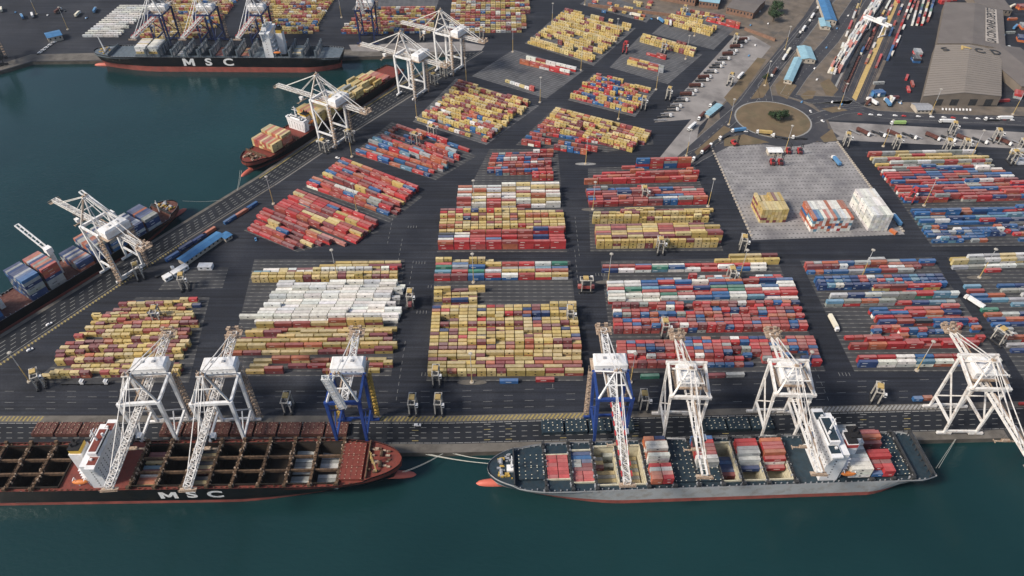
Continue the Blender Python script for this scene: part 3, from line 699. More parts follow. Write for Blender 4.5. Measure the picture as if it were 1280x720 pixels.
        # lashing bridge at the aft end of every bay
        if kind != 's':
            for xx in (a,):
                yb = min(wa, B/2)-.8
                brd.box(xx-.7, xx+.7, -yb, yb, D+bridge_h, D+bridge_h+1.3)
                nn = int(yb*2/3)
                for k in range(nn+1):
                    yy = -yb+2*yb*k/nn; brd.box(xx-.55, xx+.55, yy-.14, yy+.14, D-.2, D+bridge_h+2.4)
                rq = random.Random(int(a*10))
                for k in range(int(yb*1.6)):
                    yy = rq.uniform(-yb, yb); s_ = rq.uniform(.15, .5); e = rq.choice((-.8, .8)); brd.box(xx+e-s_, xx+e+s_, yy-s_, yy+s_, D-.1, D+bridge_h+rq.uniform(.6, 2.3), 1)
                for e in (-.6, .6): brd.beam((xx+e, -yb, D+bridge_h+2.3), (xx+e, yb, D+bridge_h+2.3), .1)
                for sd in (1, -1): brd.box(xx-.9, xx+.9, sd*yb-.7, sd*yb+.7, D-.1, D+bridge_h+3.0)
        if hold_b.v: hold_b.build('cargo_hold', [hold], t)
        if brd.v: brd.build('lashing_bridge', [bridge, 'rusty' if bridge == 'oldsteel' else 'steelgrey'], t)
    dk.build('deck', [deckm], t)
    for (a, b, ya, yb) in cov:
        c = MB(); c.box(a, b, ya, yb, D+.1, D+1.7); 
        for k in range(1, 4): c.box(a+(b-a)*k/4-.1, a+(b-a)*k/4+.1, ya+.2, yb-.2, D+1.7, D+1.8)
        n = int((yb-ya)/2.4)
        for ix in range(5):
            for iy in range(n+1):
                if (ix*7+iy*3+int(a)) % 4 != 1: xx = a+.5+(b-a-1)*ix/4; yy = ya+.4+(yb-ya-.8)*iy/max(1, n); c.box(xx-.28, xx+.28, yy-.16, yy+.16, D+1.7, D+1.98, 1)
        c.build('hatch_cover', [coverm or cover, 'cream' if cover == 'deckteal' else 'rusty'], t)
    # deck fittings along the sides and on the forecastle
    ft = MB(); rr = random.Random(int(L)*7)
    for i in range(int(L/3.2)):
        x = i*3.2+rr.random(); 
        if hd(x/L) < 4: continue
        for sd in (1, -1):
            y = sd*(hd(x/L)-rr.uniform(.5, 1.5)); h = rr.uniform(.5, 1.3); ft.box(x-.3, x+.3, y-.25, y+.25, D-.1, D+h)
    for i in range(26):
        x = rr.uniform(fx+2, L-6); y = rr.uniform(-.7, .7)*hd(x/L); s_ = rr.uniform(.4, 1.4); ft.box(x-s_, x+s_, y-s_*.5, y+s_*.5, D+fore_z-.1, D+fore_z+rr.uniform(.4, 1.6), i % 2)
    for yy in (-3.5, 3.5): ft.tube((fx+8, yy-1.6, D+fore_z+1.1), (fx+8, yy+1.6, D+fore_z+1.1), 1.0)
    struct(ft.build('deck_fittings', ['steelgrey' if deckm != 'deckred' else 'oldsteel', 'yellowpaint' if deckm != 'deckred' else 'rusty'], t), 'stuff')
    # breakwater ahead of the cargo and rail at the bow
    bw = MB(); bxx = fx+1; bw.beam((bxx, -hd(bxx/L)+.6, D+fore_z+1), (bxx, hd(bxx/L)-.6, D+fore_z+1), .6, 2.4); bw.build('breakwater', [bridge if deckm != 'deckgrey' else 'deckgrey'], t)
    for sd in (1, -1):
        rail = MB(); prev = None
        for i in range(90):
            x = 1+(L-3)*i/89; zz = D+(fore_z if x > fx else 0)+.9; p = (x, sd*(hd(x/L)-.12), zz)
            if prev: rail.beam(prev, p, .12, .12)
            prev = p
        rail.build('bulwark_rail', ['steelgrey' if deckm != 'deckred' else 'deckred'], t)
    if text_:
        def letter_m(size, sx, loc, side):
            P = [(0, 0), (0, 1), (.34, 1), (.65, .50), (.96, 1), (1.3, 1), (1.3, 0), (1.0, 0), (1.0, .58), (.76, .18), (.54, .18), (.30, .58), (.30, 0)]
            k = size*.74; bm = bmesh.new(); vs = [bm.verts.new((((x-.65)*k*sx*.78), (z-.5)*k, .02)) for x, z in P]; bm.faces.new(vs); bmesh.ops.triangulate(bm, faces=bm.faces[:])
            me = bpy.data.meshes.new('hull_letter'); bm.to_mesh(me); bm.free(); me.materials.append(M['cleanwhite']); o = bpy.data.objects.new('hull_letter', me); COL.objects.link(o); o.parent = hull; o.location = loc; o.rotation_euler = (R(90), 0, 0 if side < 0 else R(180))
        tx, side, size, sx, zz = text_
        for i, ch in enumerate('MSC'):
            step = size*(1.52 if side < 0 else 1.97)*(1 if side < 0 else -1)
            if ch == 'M': letter_m(size, sx, (tx+(i-1)*step, side*(B/2+.15), zz), side); continue
            text(ch, 'hull_letter', size, 'cleanwhite', hull, (tx+(i-1)*step, side*(B/2*1.0+.12), zz), (R(90), 0, 0 if side < 0 else R(180)), sx=sx, off=.03*size)
    return t, D, hd
def on_ship(t, x, y, z, c, ln=12.19, row=0, slot=0, block=''):
    p = Matrix.Rotation(t.rotation_euler.z, 3, 'Z') @ Vector((x, y, 0)) + t.location
    for k, ch in enumerate(c): BOX.append(dict(x=p.x, y=p.y, z=z+WZ+k*2.62, a=t.rotation_euler.z, ln=ln, c=ch, t=k, n=len(c), block=block, row=(block, 'ship', row), ri=row, slot=slot))

def superstructure(t, x, D, B, depth, h, wing=1.0, ax=1, decks=8, bridgecol='superwhite', fcol='funnel', fun=True, boats=True, topdeck='deckteal', hfac=1.0):
    "accommodation block, ax=+1 faces the bow"
    w = B*.86; b = MB()
    b.box(x-depth, x, -w/2, w/2, D-.1, D+h)
    b.box(x-depth*.55, x+.6, -B/2*wing, B/2*wing, D+h+.002, D+h+1.1)      # bridge wings
    for sd in (1, -1):
        b.hexa([(x-1.6, sd*w/2, D+h-9), (x-.2, sd*w/2, D+h-9), (x-.2, sd*(w/2+.01), D+h), (x-1.6, sd*(w/2+.01), D+h)], [(x-1.6, sd*(w/2+.5), D+h-8), (x-.2, sd*(w/2+.5), D+h-8), (x-.2, sd*B/2*wing, D+h), (x-1.6, sd*B/2*wing, D+h)])
    a = b.build('accommodation', [bridgecol], t)
    nw = int(w/2.9); wd = MB(); wd.box(0, .07, -.28, .28, -.35, .35); w0 = wd.build('cabin_window', ['glass'], a); w1 = MB().box(-.35, .35, -.05, .05, -.35, .35).build('cabin_window', ['glass'], a); f0, f1 = True, True
    for k in range(decks):
        z = D+h-3.4-k*(h-4)/decks
        for i in range(nw):
            o = w0 if f0 else w0.copy()
            if not f0: COL.objects.link(o)
            f0 = False; o.location = (x, -w/2+1.5+i*(w-3)/(nw-1), z)
        for sd in (1, -1):
            o = w1 if f1 else w1.copy()
            if not f1: COL.objects.link(o)
            f1 = False; o.location = (x-depth*.45, sd*w/2, z)
    wh = MB(); wh.box(x-depth*.6, x-.4, -w*.3, w*.3, D+h+1.1, D+h+4); wh.box(x-depth*.55, x-1, -w*.26, w*.26, D+h+4, D+h+4.3, 2); wh.box(x-.4, x-.32, -w*.29, w*.29, D+h+2.3, D+h+3.3, 1)
    for sy_ in (-1, 1): wh.box(x-depth*.55+.4, x+.2, min(sy_*w*.31, sy_*w*.49), max(sy_*w*.31, sy_*w*.49), D+h+1.1, D+h+1.25, 2); wh.box(x-depth*.4, x-depth*.4+1.2, sy_*w*.38-.6, sy_*w*.38+.6, D+h+1.25, D+h+2.3)
    wh.build('wheelhouse', [bridgecol, 'glass', topdeck], t)
    mt = MB(); mx = x-depth*.35
    mt.beam((mx, 0, D+h+4), (mx, 0, D+h+13), .9, mi=0, w2=.4, h2=.4); mt.beam((mx, -4, D+h+9), (mx, 4, D+h+9), .35); mt.beam((mx, -2.5, D+h+11.5), (mx, 2.5, D+h+11.5), .3)
    mt.tube((mx-1, -1.5, D+h+9.4), (mx-1, 1.5, D+h+9.4), .4); mt.tube((mx+2, 3, D+h+4.3), (mx+2, 3, D+h+6), .7); mt.build('radar_mast', ['superwhite'], t)
    # stepped decks with stair flights behind the front block
    st = MB()
    for k in range(5):
        st.box(x-depth-2-k*.9, x-depth-.002, -w/2+k*.6, w/2-k*.6, D+h*.8-k*h*.16, D+h*.8-k*h*.16+.35)
        for sd in (1, -1): st.beam((x-depth-1.5, sd*(w/2-2), D+h*.8-k*h*.16), (x-depth-1.5, sd*(w/2-6), D+h*.8-(k+1)*h*.16+.3), .9, .2)
    st.build('balcony_decks', ['superwhite' if topdeck != 'redpaint' else 'superwhite'], t)
    if fun:
        f = MB(); fx_ = x-depth-7; f.box(fx_-4, fx_+3, -4.2, 4.2, D-.1, D+h*.86, 0); f.box(fx_-3.4, fx_+2.4, -3.6, 3.6, D+h*.86, D+h*1.0, 1)
        f.box(fx_-3.5, fx_+2.5, -3.7, 3.7, D+h*1.0, D+h*1.05, 2)
        for (p, q) in ((-1.5, -1.6), (-1.5, 1.6), (.8, 0)): f.tube((fx_+p, q, D+h*1.05), (fx_+p, q, D+h*1.05+2.6), .6, mi=2)
        f.build('funnel', [bridgecol, fcol, 'black'], t)
    if boats:
        for sd in (1, -1):
            lb = MB(); xx = x-depth-5; yy = sd*(B/2-2.2)
            K = 7; n = 8; vs = []
            for i in range(K):
                q = i/(K-1)*2-1; rr = math.sqrt(max(.02, 1-q*q))
                for k in range(n): an = 2*math.pi*k/n; vs.append((xx+q*4.2, yy+math.cos(an)*1.4*rr, D+6+math.sin(an)*1.3*rr))
            lb.add(vs, [(i*n+k, i*n+(k+1) % n, (i+1)*n+(k+1) % n, (i+1)*n+k) for i in range(K-1) for k in range(n)]); lb.build('lifeboat', ['orange'], t)
            for e in (-3, 3):
                dv = MB(); dv.beam((xx+e, yy-sd*1.6, D), (xx+e, yy-sd*1.2, D+8.4), .4); dv.beam((xx+e, yy-sd*1.2, D+8.4), (xx+e, yy+sd*.8, D+8.0), .35)
                dv.build('davit', ['superwhite'], t)
    return a

rnd = random.Random(23)
# near left: long black ship, bow to the right
a_ = R(1.0); bowp = G(503, 577, 9.5); Ls = 290
pos = bowp.to_2d()-Vector((math.cos(a_), math.sin(a_)))*Ls
yc = lambda X: 0
Bp = []
x = Ls-36.0
def X2l(t, X): return (X-pos.x)/math.cos(a_)
edges = [-82.5, -96.1, -110.9, -124.4, -138.7, -153.5, -166.6, -180, -194.8, -208.8]
bays = []
for i in range(len(edges)-1):
    bays.append((X2l(0, edges[i+1]), X2l(0, edges[i]), 'c' if i == 0 else 'o', 13.6, ''))
bays.append((X2l(0, -222), X2l(0, -208.8), 's', 13.6, ''))
bays.append((X2l(0, -247), X2l(0, -222), 's', 13.6, ''))
for i in range(5): bays.append((X2l(0, -247-14.2*(i+1)), X2l(0, -247-14.2*i), 'o', 13.6, ''))
bays = sorted(bays)
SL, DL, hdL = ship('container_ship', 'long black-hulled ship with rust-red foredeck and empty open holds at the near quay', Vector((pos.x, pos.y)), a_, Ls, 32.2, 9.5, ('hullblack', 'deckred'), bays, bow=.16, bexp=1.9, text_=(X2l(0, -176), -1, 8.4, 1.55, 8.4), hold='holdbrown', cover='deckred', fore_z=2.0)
superstructure(SL, X2l(0, -220), DL, 32.2, 8.5, 20, bridgecol='superwhite', topdeck='deckred')
bx = MB(); bx.box(X2l(0, -209.5), X2l(0, -219.8), -15, 15, DL, DL+.9); bx.build('cross_deck', ['deckred'], SL)
mtb = MB(); xm = X2l(0, -78); mtb.beam((xm, -2, DL), (xm, -2, DL+13), .9, w2=.5, h2=.5); mtb.beam((xm, -2, DL+12), (xm+3, -8, DL+3), .6); mtb.beam((xm, -4, DL+9), (xm, 0, DL+9), .4); mtb.build('foremast', ['mast'], SL)
nm = 'hold of the black near ship'
for (bi, ya, cols) in ((8, -9, 'YOo'), (8, -2, 'Wmc'), (8, 7, 'Ymm'), (6, -8, 'YYk'), (6, 2, 'mYk'), (6, 10, 'YYk'), (2, -9, 'WWG'), (2, 0, 'GWG'), (2, 8, 'WGW'), (1, -8, 'WGW'), (1, 2, 'WWG'), (1, 10, 'GGW')):
    xa = X2l(0, edges[bi])-7
    for k, ch in enumerate(cols): on_ship(SL, xa, ya-2.6+k*2.6, DL-(5.5 if bi == 8 else 8), ch, row=bi, slot=k+int(ya), block=nm)

# near right: grey ship, bow to the left
a2 = R(182.2); st = G(1172, 598, 9.5); ctr = st.to_2d()
uu = Vector((math.cos(a2), math.sin(a2))); vv = Vector((-uu.y, uu.x))           # +y local points towards the water side
stern = ctr-vv*15.0
bowx = G(609, 582, 11).x; L2 = (stern.x-bowx)/math.cos(R(2.2))
X2r = lambda X: (stern.x-X)/math.cos(R(2.2))
eb = [3, 18.3, 32.7, 45.8, 59.3, 74.1, 88.5, 101.6, 115, 126.4, 140, 155.2]
kinds = ['c', 'h', 'h', 'b', 'b', 'c', 'c', 'c', 'b', 'b', 'b']
bays = [(X2r(eb[i+1]), X2r(eb[i]), kinds[i], 12.6 if i > 2 else (8.0 if i < 2 else 10.5), '') for i in range(11)]
bays.append((X2r(162.5), X2r(155.2), 's', 12.6, '')); bays.append((X2r(183), X2r(162.5), 's', 12.6, ''))
for (p, q) in ((183.2, 197), (197.2, 209), (209.2, 220)): bays.append((X2r(q), X2r(p), 'c', 12.9, ''))
bays = sorted(bays)
SR, DR, hdR = ship('container_ship', 'grey-hulled ship with dark teal decks and cream open holds at the near quay', stern, a2, L2, 32.2, 9.5, ('hullgrey', 'deckteal'), bays, bow=.15, bexp=1.75, aft=.03, hold='holdcream', cover='deckteal', nlong=0, fore_z=1.6, bridge='dark', boot=3.4)
superstructure(SR, X2r(168), DR, 32.2, 10, 24, bridgecol='superwhite', fcol='superwhite', topdeck='deckteal')
sp = MB(); sp.box(X2r(221.5), X2r(220.5), -14.8, 14.8, DR+2, DR+3.2); sp.box(X2r(231), X2r(229.8), -14.3, 14.3, DR+3.2, DR+5)
for k in range(9): y = -14+k*3.5; sp.beam((X2r(230.4), y, DR), (X2r(230.4), y, DR+4), .4)
sp.build('stern_lashing_bridge', ['dark'], SR)
fm = MB(); xm = X2r(-1); fm.beam((xm, 1, DR), (xm-1, 1, DR+13), .8, w2=.4, h2=.4); fm.beam((xm-.8, -2.5, DR+9), (xm-.8, 4, DR+9), .4); fm.box(xm-2, xm+2, -1, 3, DR, DR+3); fm.build('foremast', ['cleanwhite'], SR)
# red and black funnel top
fu = MB(); fu.box(X2r(186), X2r(180), -1, 7, DR+18, DR+23, 2); fu.box(X2r(185.6), X2r(180.4), -.6, 6.6, DR+23, DR+24.2, 1); fu.box(X2r(186.1), X2r(179.9), 3, 7.1, DR+20, DR+22.6, 0); fu.build('funnel_top', ['redpaint', 'black', 'superwhite'], SR)
def bay_fill(bi, z, rows, name, sub=None, lo=-11.2):
    "rows: list of stacks from the far (quay) side to the water side"
    xa = X2r((eb[bi]+eb[bi+1])/2) if bi < 11 else X2r(sub)
    for k, c in enumerate(rows):
        if not c: continue
        y = lo+k*2.55                                      # local +y points to the quay for this heading? resolved below
        for (dx, cc, ln) in (c if isinstance(c, list) else [(0, c, 12.19)]): on_ship(SR, xa+dx, YS*y, z, cc, ln, row=bi, slot=k, block=name)
YS = 1.0   # local +y is the water side after turning by 182 degrees
n1 = 'foremost grey ship hold'
bay_fill(1, DR-4.4, [[(-3.1, 'mr', 6.06), (3.1, 'mr', 6.06)] for _ in range(6)], n1, lo=-6.5)
bay_fill(2, DR-5.6, ['BB', 'Bb', [(3.1, 'BG', 6.06), (-3.1, 'BB', 6.06)], [(3.1, 'BG', 6.06), (-3.1, 'Bm', 6.06)], 'Rm', [(-3.1, 'mr', 6.06), (3.1, 'mr', 6.06)], [(-3.1, 'mr', 6.06), (3.1, 'mr', 6.06)], [(-3.1, 'mr', 6.06), (3.1, 'mr', 6.06)]], 'second hold of the grey ship', lo=-9)
bay_fill(3, DR-11, [[(-3.1, 'GG', 6.06), (3.1, 'Y', 6.06)], [(3.1, 'YG', 6.06)], [(-3.1, 'G', 6.06), (3.1, 'GY', 6.06)], [(3.1, 'Gm', 6.06)], 'Y', 'G', 'Y', 'G', 'Y'], 'third hold of the grey ship')
bay_fill(4, DR-13, ['Y', 'G', 'Y', 'G', 'Y', 'G', 'Y', 'Y', 'G'], 'fourth hold of the grey ship')
bay_fill(5, DR+1.9, [[(3.1, 'OO', 6.06), (-3.1, 'bB', 6.06)], [(3.1, 'Oo', 6.06), (-3.1, 'Oo', 6.06)], 'wow', 'oww', 'oo', 'www', None, [(3.1, 'or', 6.06), (-3.1, 'rr', 6.06)], [(3.1, 'rs', 6.06), (-3.1, 'ow', 6.06)], [(3.1, 'so', 6.06), (-3.1, 'rp', 6.06)], [(3.1, 'oo', 6.06), (-3.1, 'rr', 6.06)]], 'midship deck of the grey ship', lo=-12.8)
bay_fill(7, DR+1.9, [[(0, 'bb', 12.19)], 'mr', 'mm', 'oR', 'rr', 'ww', 'sG'], 'deck under the second boom', lo=-12)
bay_fill(8, DR-11, ['', '', 'BB', 'Bb', 'mB', 'mB', 'mm', '', ''], 'fifth hold of the grey ship')
bay_fill(9, DR-4.5, ['brrr', 'rrrr', 'ssrs', 'ssss', 'WWW', 'B', '', '', ''], 'sixth hold of the grey ship', lo=-10)
bay_fill(10, DR-4.5, ['mrRo', 'roor', 'rror', 'oroo', 'wwr', 'r', '', '', ''], 'seventh hold of the grey ship', lo=-10)
n8 = 'pale wall behind the bridge'
bay_fill(11, DR+1.9, ['GGWG', 'WWGW', 'GWWG', 'WGWW', 'GWGW', 'WGW', 'GWG', 'WWW', 'GGw', 'www', 'www'], n8, sub=190, lo=-12.8)
n9 = 'aft deck of the grey ship'
bay_fill(12, DR+1.9, ['mm', 'mrr', 'mro', 'mm', '', 's', 'mrr', 'mmr', [(3.1, 'mm', 6.06), (-3.1, 'om', 6.06)], [(3.1, 'mr', 6.06), (-3.1, 'or', 6.06)], [(3.1, 'b', 6.06), (-3.1, 'rr', 6.06)]], n9, sub=203, lo=-12.8)

# hatch covers landed on the quay
cv = None
def landed(xa, xb, y0, y1, m, word):
    global cv
    x = xa; k = 0
    while x < xb:
        a = G(x, quad_y(x, (y0+y1)/2)); ln = 13.0; hw_ = (G(x, y0).y-G(x, y1).y)/2
        b = MB(); b.box(-6.4, 6.4, -hw_, hw_, 0, 1.1, 0)
        for q in range(-2, 3): b.box(q*2.6-.12, q*2.6+.12, -hw_+.2, hw_-.2, 1.1, 1.3, 0)
        for i in range(5):
            for j in range(5):
                if (i+j+k) % 3: b.box(-5.6+i*2.7, -5+i*2.7, -hw_+.9+j*hw_*.42, -hw_+1.3+j*hw_*.42, 1.1, 1.5, 1)
        z0 = .05
        for lay in range(2):
            o = b.build('landed_hatch_cover', [m, 'cream' if m == 'deckteal' else 'rusty'], loc=(a.x+ (0 if lay == 0 else .3), a.y, z0+lay*1.55), rz=QA if x < 560 else R(1.9))
            tag(o, f'{"upper" if lay else "lower"} {word} hatch cover, {ORD[k]} pair from the left, laid on the quay', 'hatch cover', 'hatch covers landed on the quay')
        x += 13.35/((CP*(0)+1)*.455); k += 1
landed(58, 124, 531, 546, 'coverred', 'rust-brown'); landed(216, 432, 531, 546, 'coverred', 'maroon'); landed(690, 780, 531, 547, 'deckteal', 'dark teal'); landed(892, 955, 534, 549, 'deckteal', 'black-green'); 

# ships along the diagonal quay
def along(px0, px1): a, b = G(*px0, WZ).to_2d(), G(*px1, WZ).to_2d(); return a, (b-a).normalized(), math.atan2((b-a).y, (b-a).x), (b-a).length
E0, E1 = G(0, 418).to_2d(), G(232, 275).to_2d(); ud = (E1-E0).normalized(); nd = Vector((-ud.y, ud.x)); angd = math.atan2(ud.y, ud.x)
bow = G(229, 258, 6).to_2d(); sb = (bow-E0).dot(ud); L3 = 190
st3 = E0+ud*(sb-L3)+nd*17.5
bays = [(L3-22-13.6*(i+1), L3-22-13.6*i, 's', 10, '') for i in range(11)]; bays = sorted(bays)
SM, DM, _ = ship('container_ship', 'blue-laden feeder ship with white deck cranes beside the diagonal quay, lower left', st3, angd, L3, 27, 5.0, ('hullblack', 'coverred'), bays, bow=.13, bridge='dark', cover='deckred', fore_z=2.6)
def block_on(t, D, x, pal, nt, B=24, name='', half=None, fixed=None):
    n = int(B/2.55)
    for k in range(n):
        if half and rnd.random() < half: continue
        tt = nt if not isinstance(nt, tuple) else rnd.randint(*nt)
        on_ship(t, x, -B/2+1.3+k*2.55, D+.3, ''.join(rnd.choice(fixed or PAL[pal]) for _ in range(tt)), row=int(x), slot=k, block=name)
for i, (dx, hh, fx_) in enumerate(((30, 4, 'BBsoG'), (44, 4, 'BBsGW'), (61, 5, 'BBbsG'), (75, 5, 'BsBGo'), (89, 3, 'GBoBs'), (112, 7, 'osRsG'), (126, 7, 'BsBGb'), (158, 6, 'BsBob'), (172, 5, 'RsmR'))):
    block_on(SM, DM, L3-dx, 'shipb', hh, 25, 'feeder ship in the lower left', fixed=fx_+'B')
for dx in (52, 103, 147):
    c = MB(); xx = L3-dx; c.box(xx-1.6, xx+1.6, -1.6, 1.6, DM, DM+22); c.box(xx-2.2, xx+2.2, -2.4, 2.6, DM+20, DM+24)
    for e in (-1.3, 1.3): c.beam((xx+e, 2, DM+22), (xx+e, 33, DM+31), .9, .9)
    for q in range(8): c.beam((xx-1.3, 5+q*4, DM+22+(3+q*4)*.29), (xx+1.3, 5+q*4, DM+22+(3+q*4)*.29), .5)
    c.build('deck_crane', ['cleanwhite'], SM)
fmm = MB(); fmm.beam((L3-16, 0, DM+2), (L3-16, 0, DM+13), .8, w2=.4, h2=.4); fmm.beam((L3-16, -2, DM+10), (L3-16, 2, DM+10), .4); fmm.build('foremast', ['cleanwhite'], SM)

a0, ux, ang4, _l = along((300, 208), (490, 84)); L4 = 225
E3, E5 = G(320, 221).to_2d(), G(497, 104).to_2d(); ue = (E5-E3).normalized(); ne = Vector((-ue.y, ue.x)); ang4 = math.atan2(ue.y, ue.x)
s0 = (G(299, 205, 4).to_2d()-E3).dot(ue); st4 = E3+ue*(s0+L4)+ne*16.5
bays = [(20+13.6*i, 20+13.6*(i+1), 's' if i in (0, 9, 10) else 'c', 10.5, '') for i in range(13)]
SU, DU, _ = ship('container_ship', 'black feeder ship with red decks and yellow containers on the upper diagonal quay', st4, ang4+math.pi, L4, 28, 6.0, ('hullblack', 'deckred'), bays, bow=.12, bridge='oldsteel', cover='deckred', fore_z=2.2)
superstructure(SU, 156, DU, 23, 6, 11, bridgecol='superwhite', decks=5)
for x_, hh, fx_, hf in ((181, 4, 'ooYpY', 0), (194, 3, 'oRYY', 0), (134, 4, 'yyYYo', 0), (120, 3, 'yyYyo', 0), (104, 2, 'Yyyo', .2), (90, (2, 3), 'yYYG', .05), (76, (2, 3), 'yYYG', .08), (60, (1, 3), 'yYY', .15), (46, 2, 'yYoo', .3), (32, 1, 'oYR', .3)):
    block_on(SU, DU+1.6, x_, '', hh, 26, 'feeder ship under the white cranes', half=hf, fixed=fx_)

# far ship with lettering, bow to the left
fz = 12.5; bq = G(118, 63, fz+1).to_2d(); sq = G(428, 66, fz).to_2d(); L5 = (sq-bq).length; ang5 = math.atan2((bq-sq).y, (bq-sq).x)
bays = []
for i in range(14):
    x = 26+14.4*i; bays.append((x, x+14.4, 's' if i in (3, 4) else ('h' if i not in (12, 13) else 'c'), 12.8, ''))
SF, DF_, _ = ship('container_ship', 'far black-hulled ship with white lettering and blue-grey open bays, moored across the basin', sq, ang5, L5, 32.2, fz, ('hullblack', 'deckgrey'), bays, bow=.13, boot=6.0, hold='deckgrey', bridge='deckgrey', cover='deckgrey', nlong=0, bridge_h=6.5, fore_z=1.0, text_=(L5*.525, 1, 11.2, 1.5, 11.4), topside_rake=9)
superstructure(SF, 82, DF_, 32.2, 9, 27, topdeck='deckgrey')
for (i, fx_, hh, z_) in ((13, 'wwY', 3, 1.8), (12, 'wwWy', 3, 1.8), (7, 'oRo', 1, -3), (5, 'oyo', 1, -3), (10, 'GWG', 1, -3), (1, 'GYG', 1, 0)):
    block_on(SF, DF_+z_, 26+14.4*i+7, '', hh, 25, 'far ship across the basin', fixed=fx_)
fm5 = MB(); xm = L5-12; fm5.beam((xm, 0, DF_), (xm+2, 0, DF_+17), 1.3, w2=.7, h2=.7); fm5.build('foremast', ['cleanwhite'], SF)
fdk = MB(); 
# mooring ropes
def rope(label, a, b, n=1):
    m = MB(); a, b = Vector(a), Vector(b)
    for k in range(n):
        o = Vector((k*1.5, 0, 0)); pr = None
        for i in range(9):
            q = i/8; p = (a+o).lerp(b+o*.3, q); p.z -= math.sin(q*math.pi)*1.2
            if pr is not None: m.tube(pr, p, .13, 5)
            pr = p
    return tag(m.build('mooring_rope', ['rope']), label, 'rope', 'mooring ropes')
rope('pale mooring lines from the quay to the bow of the grey ship', G(532, 568), G(617, 580, 9), 3)
rope('mooring line from the quay to the upper bow deck of the grey ship', G(566, 567), G(615, 574, 9), 2)
rope('thin mooring line from the black near ship bow to the quay', G(503, 590, 9), G(553, 567), 2)
rope('stern mooring lines of the grey ship running to the right quay', G(1170, 585, 8), G(1194, 549), 2)
rope('mooring line from the small ship bow to the diagonal quay', G(300, 213, 4), G(296, 238), 2)
rope('mooring line ahead of the blue-laden feeder ship', G(228, 251, 8), G(278, 250), 1)
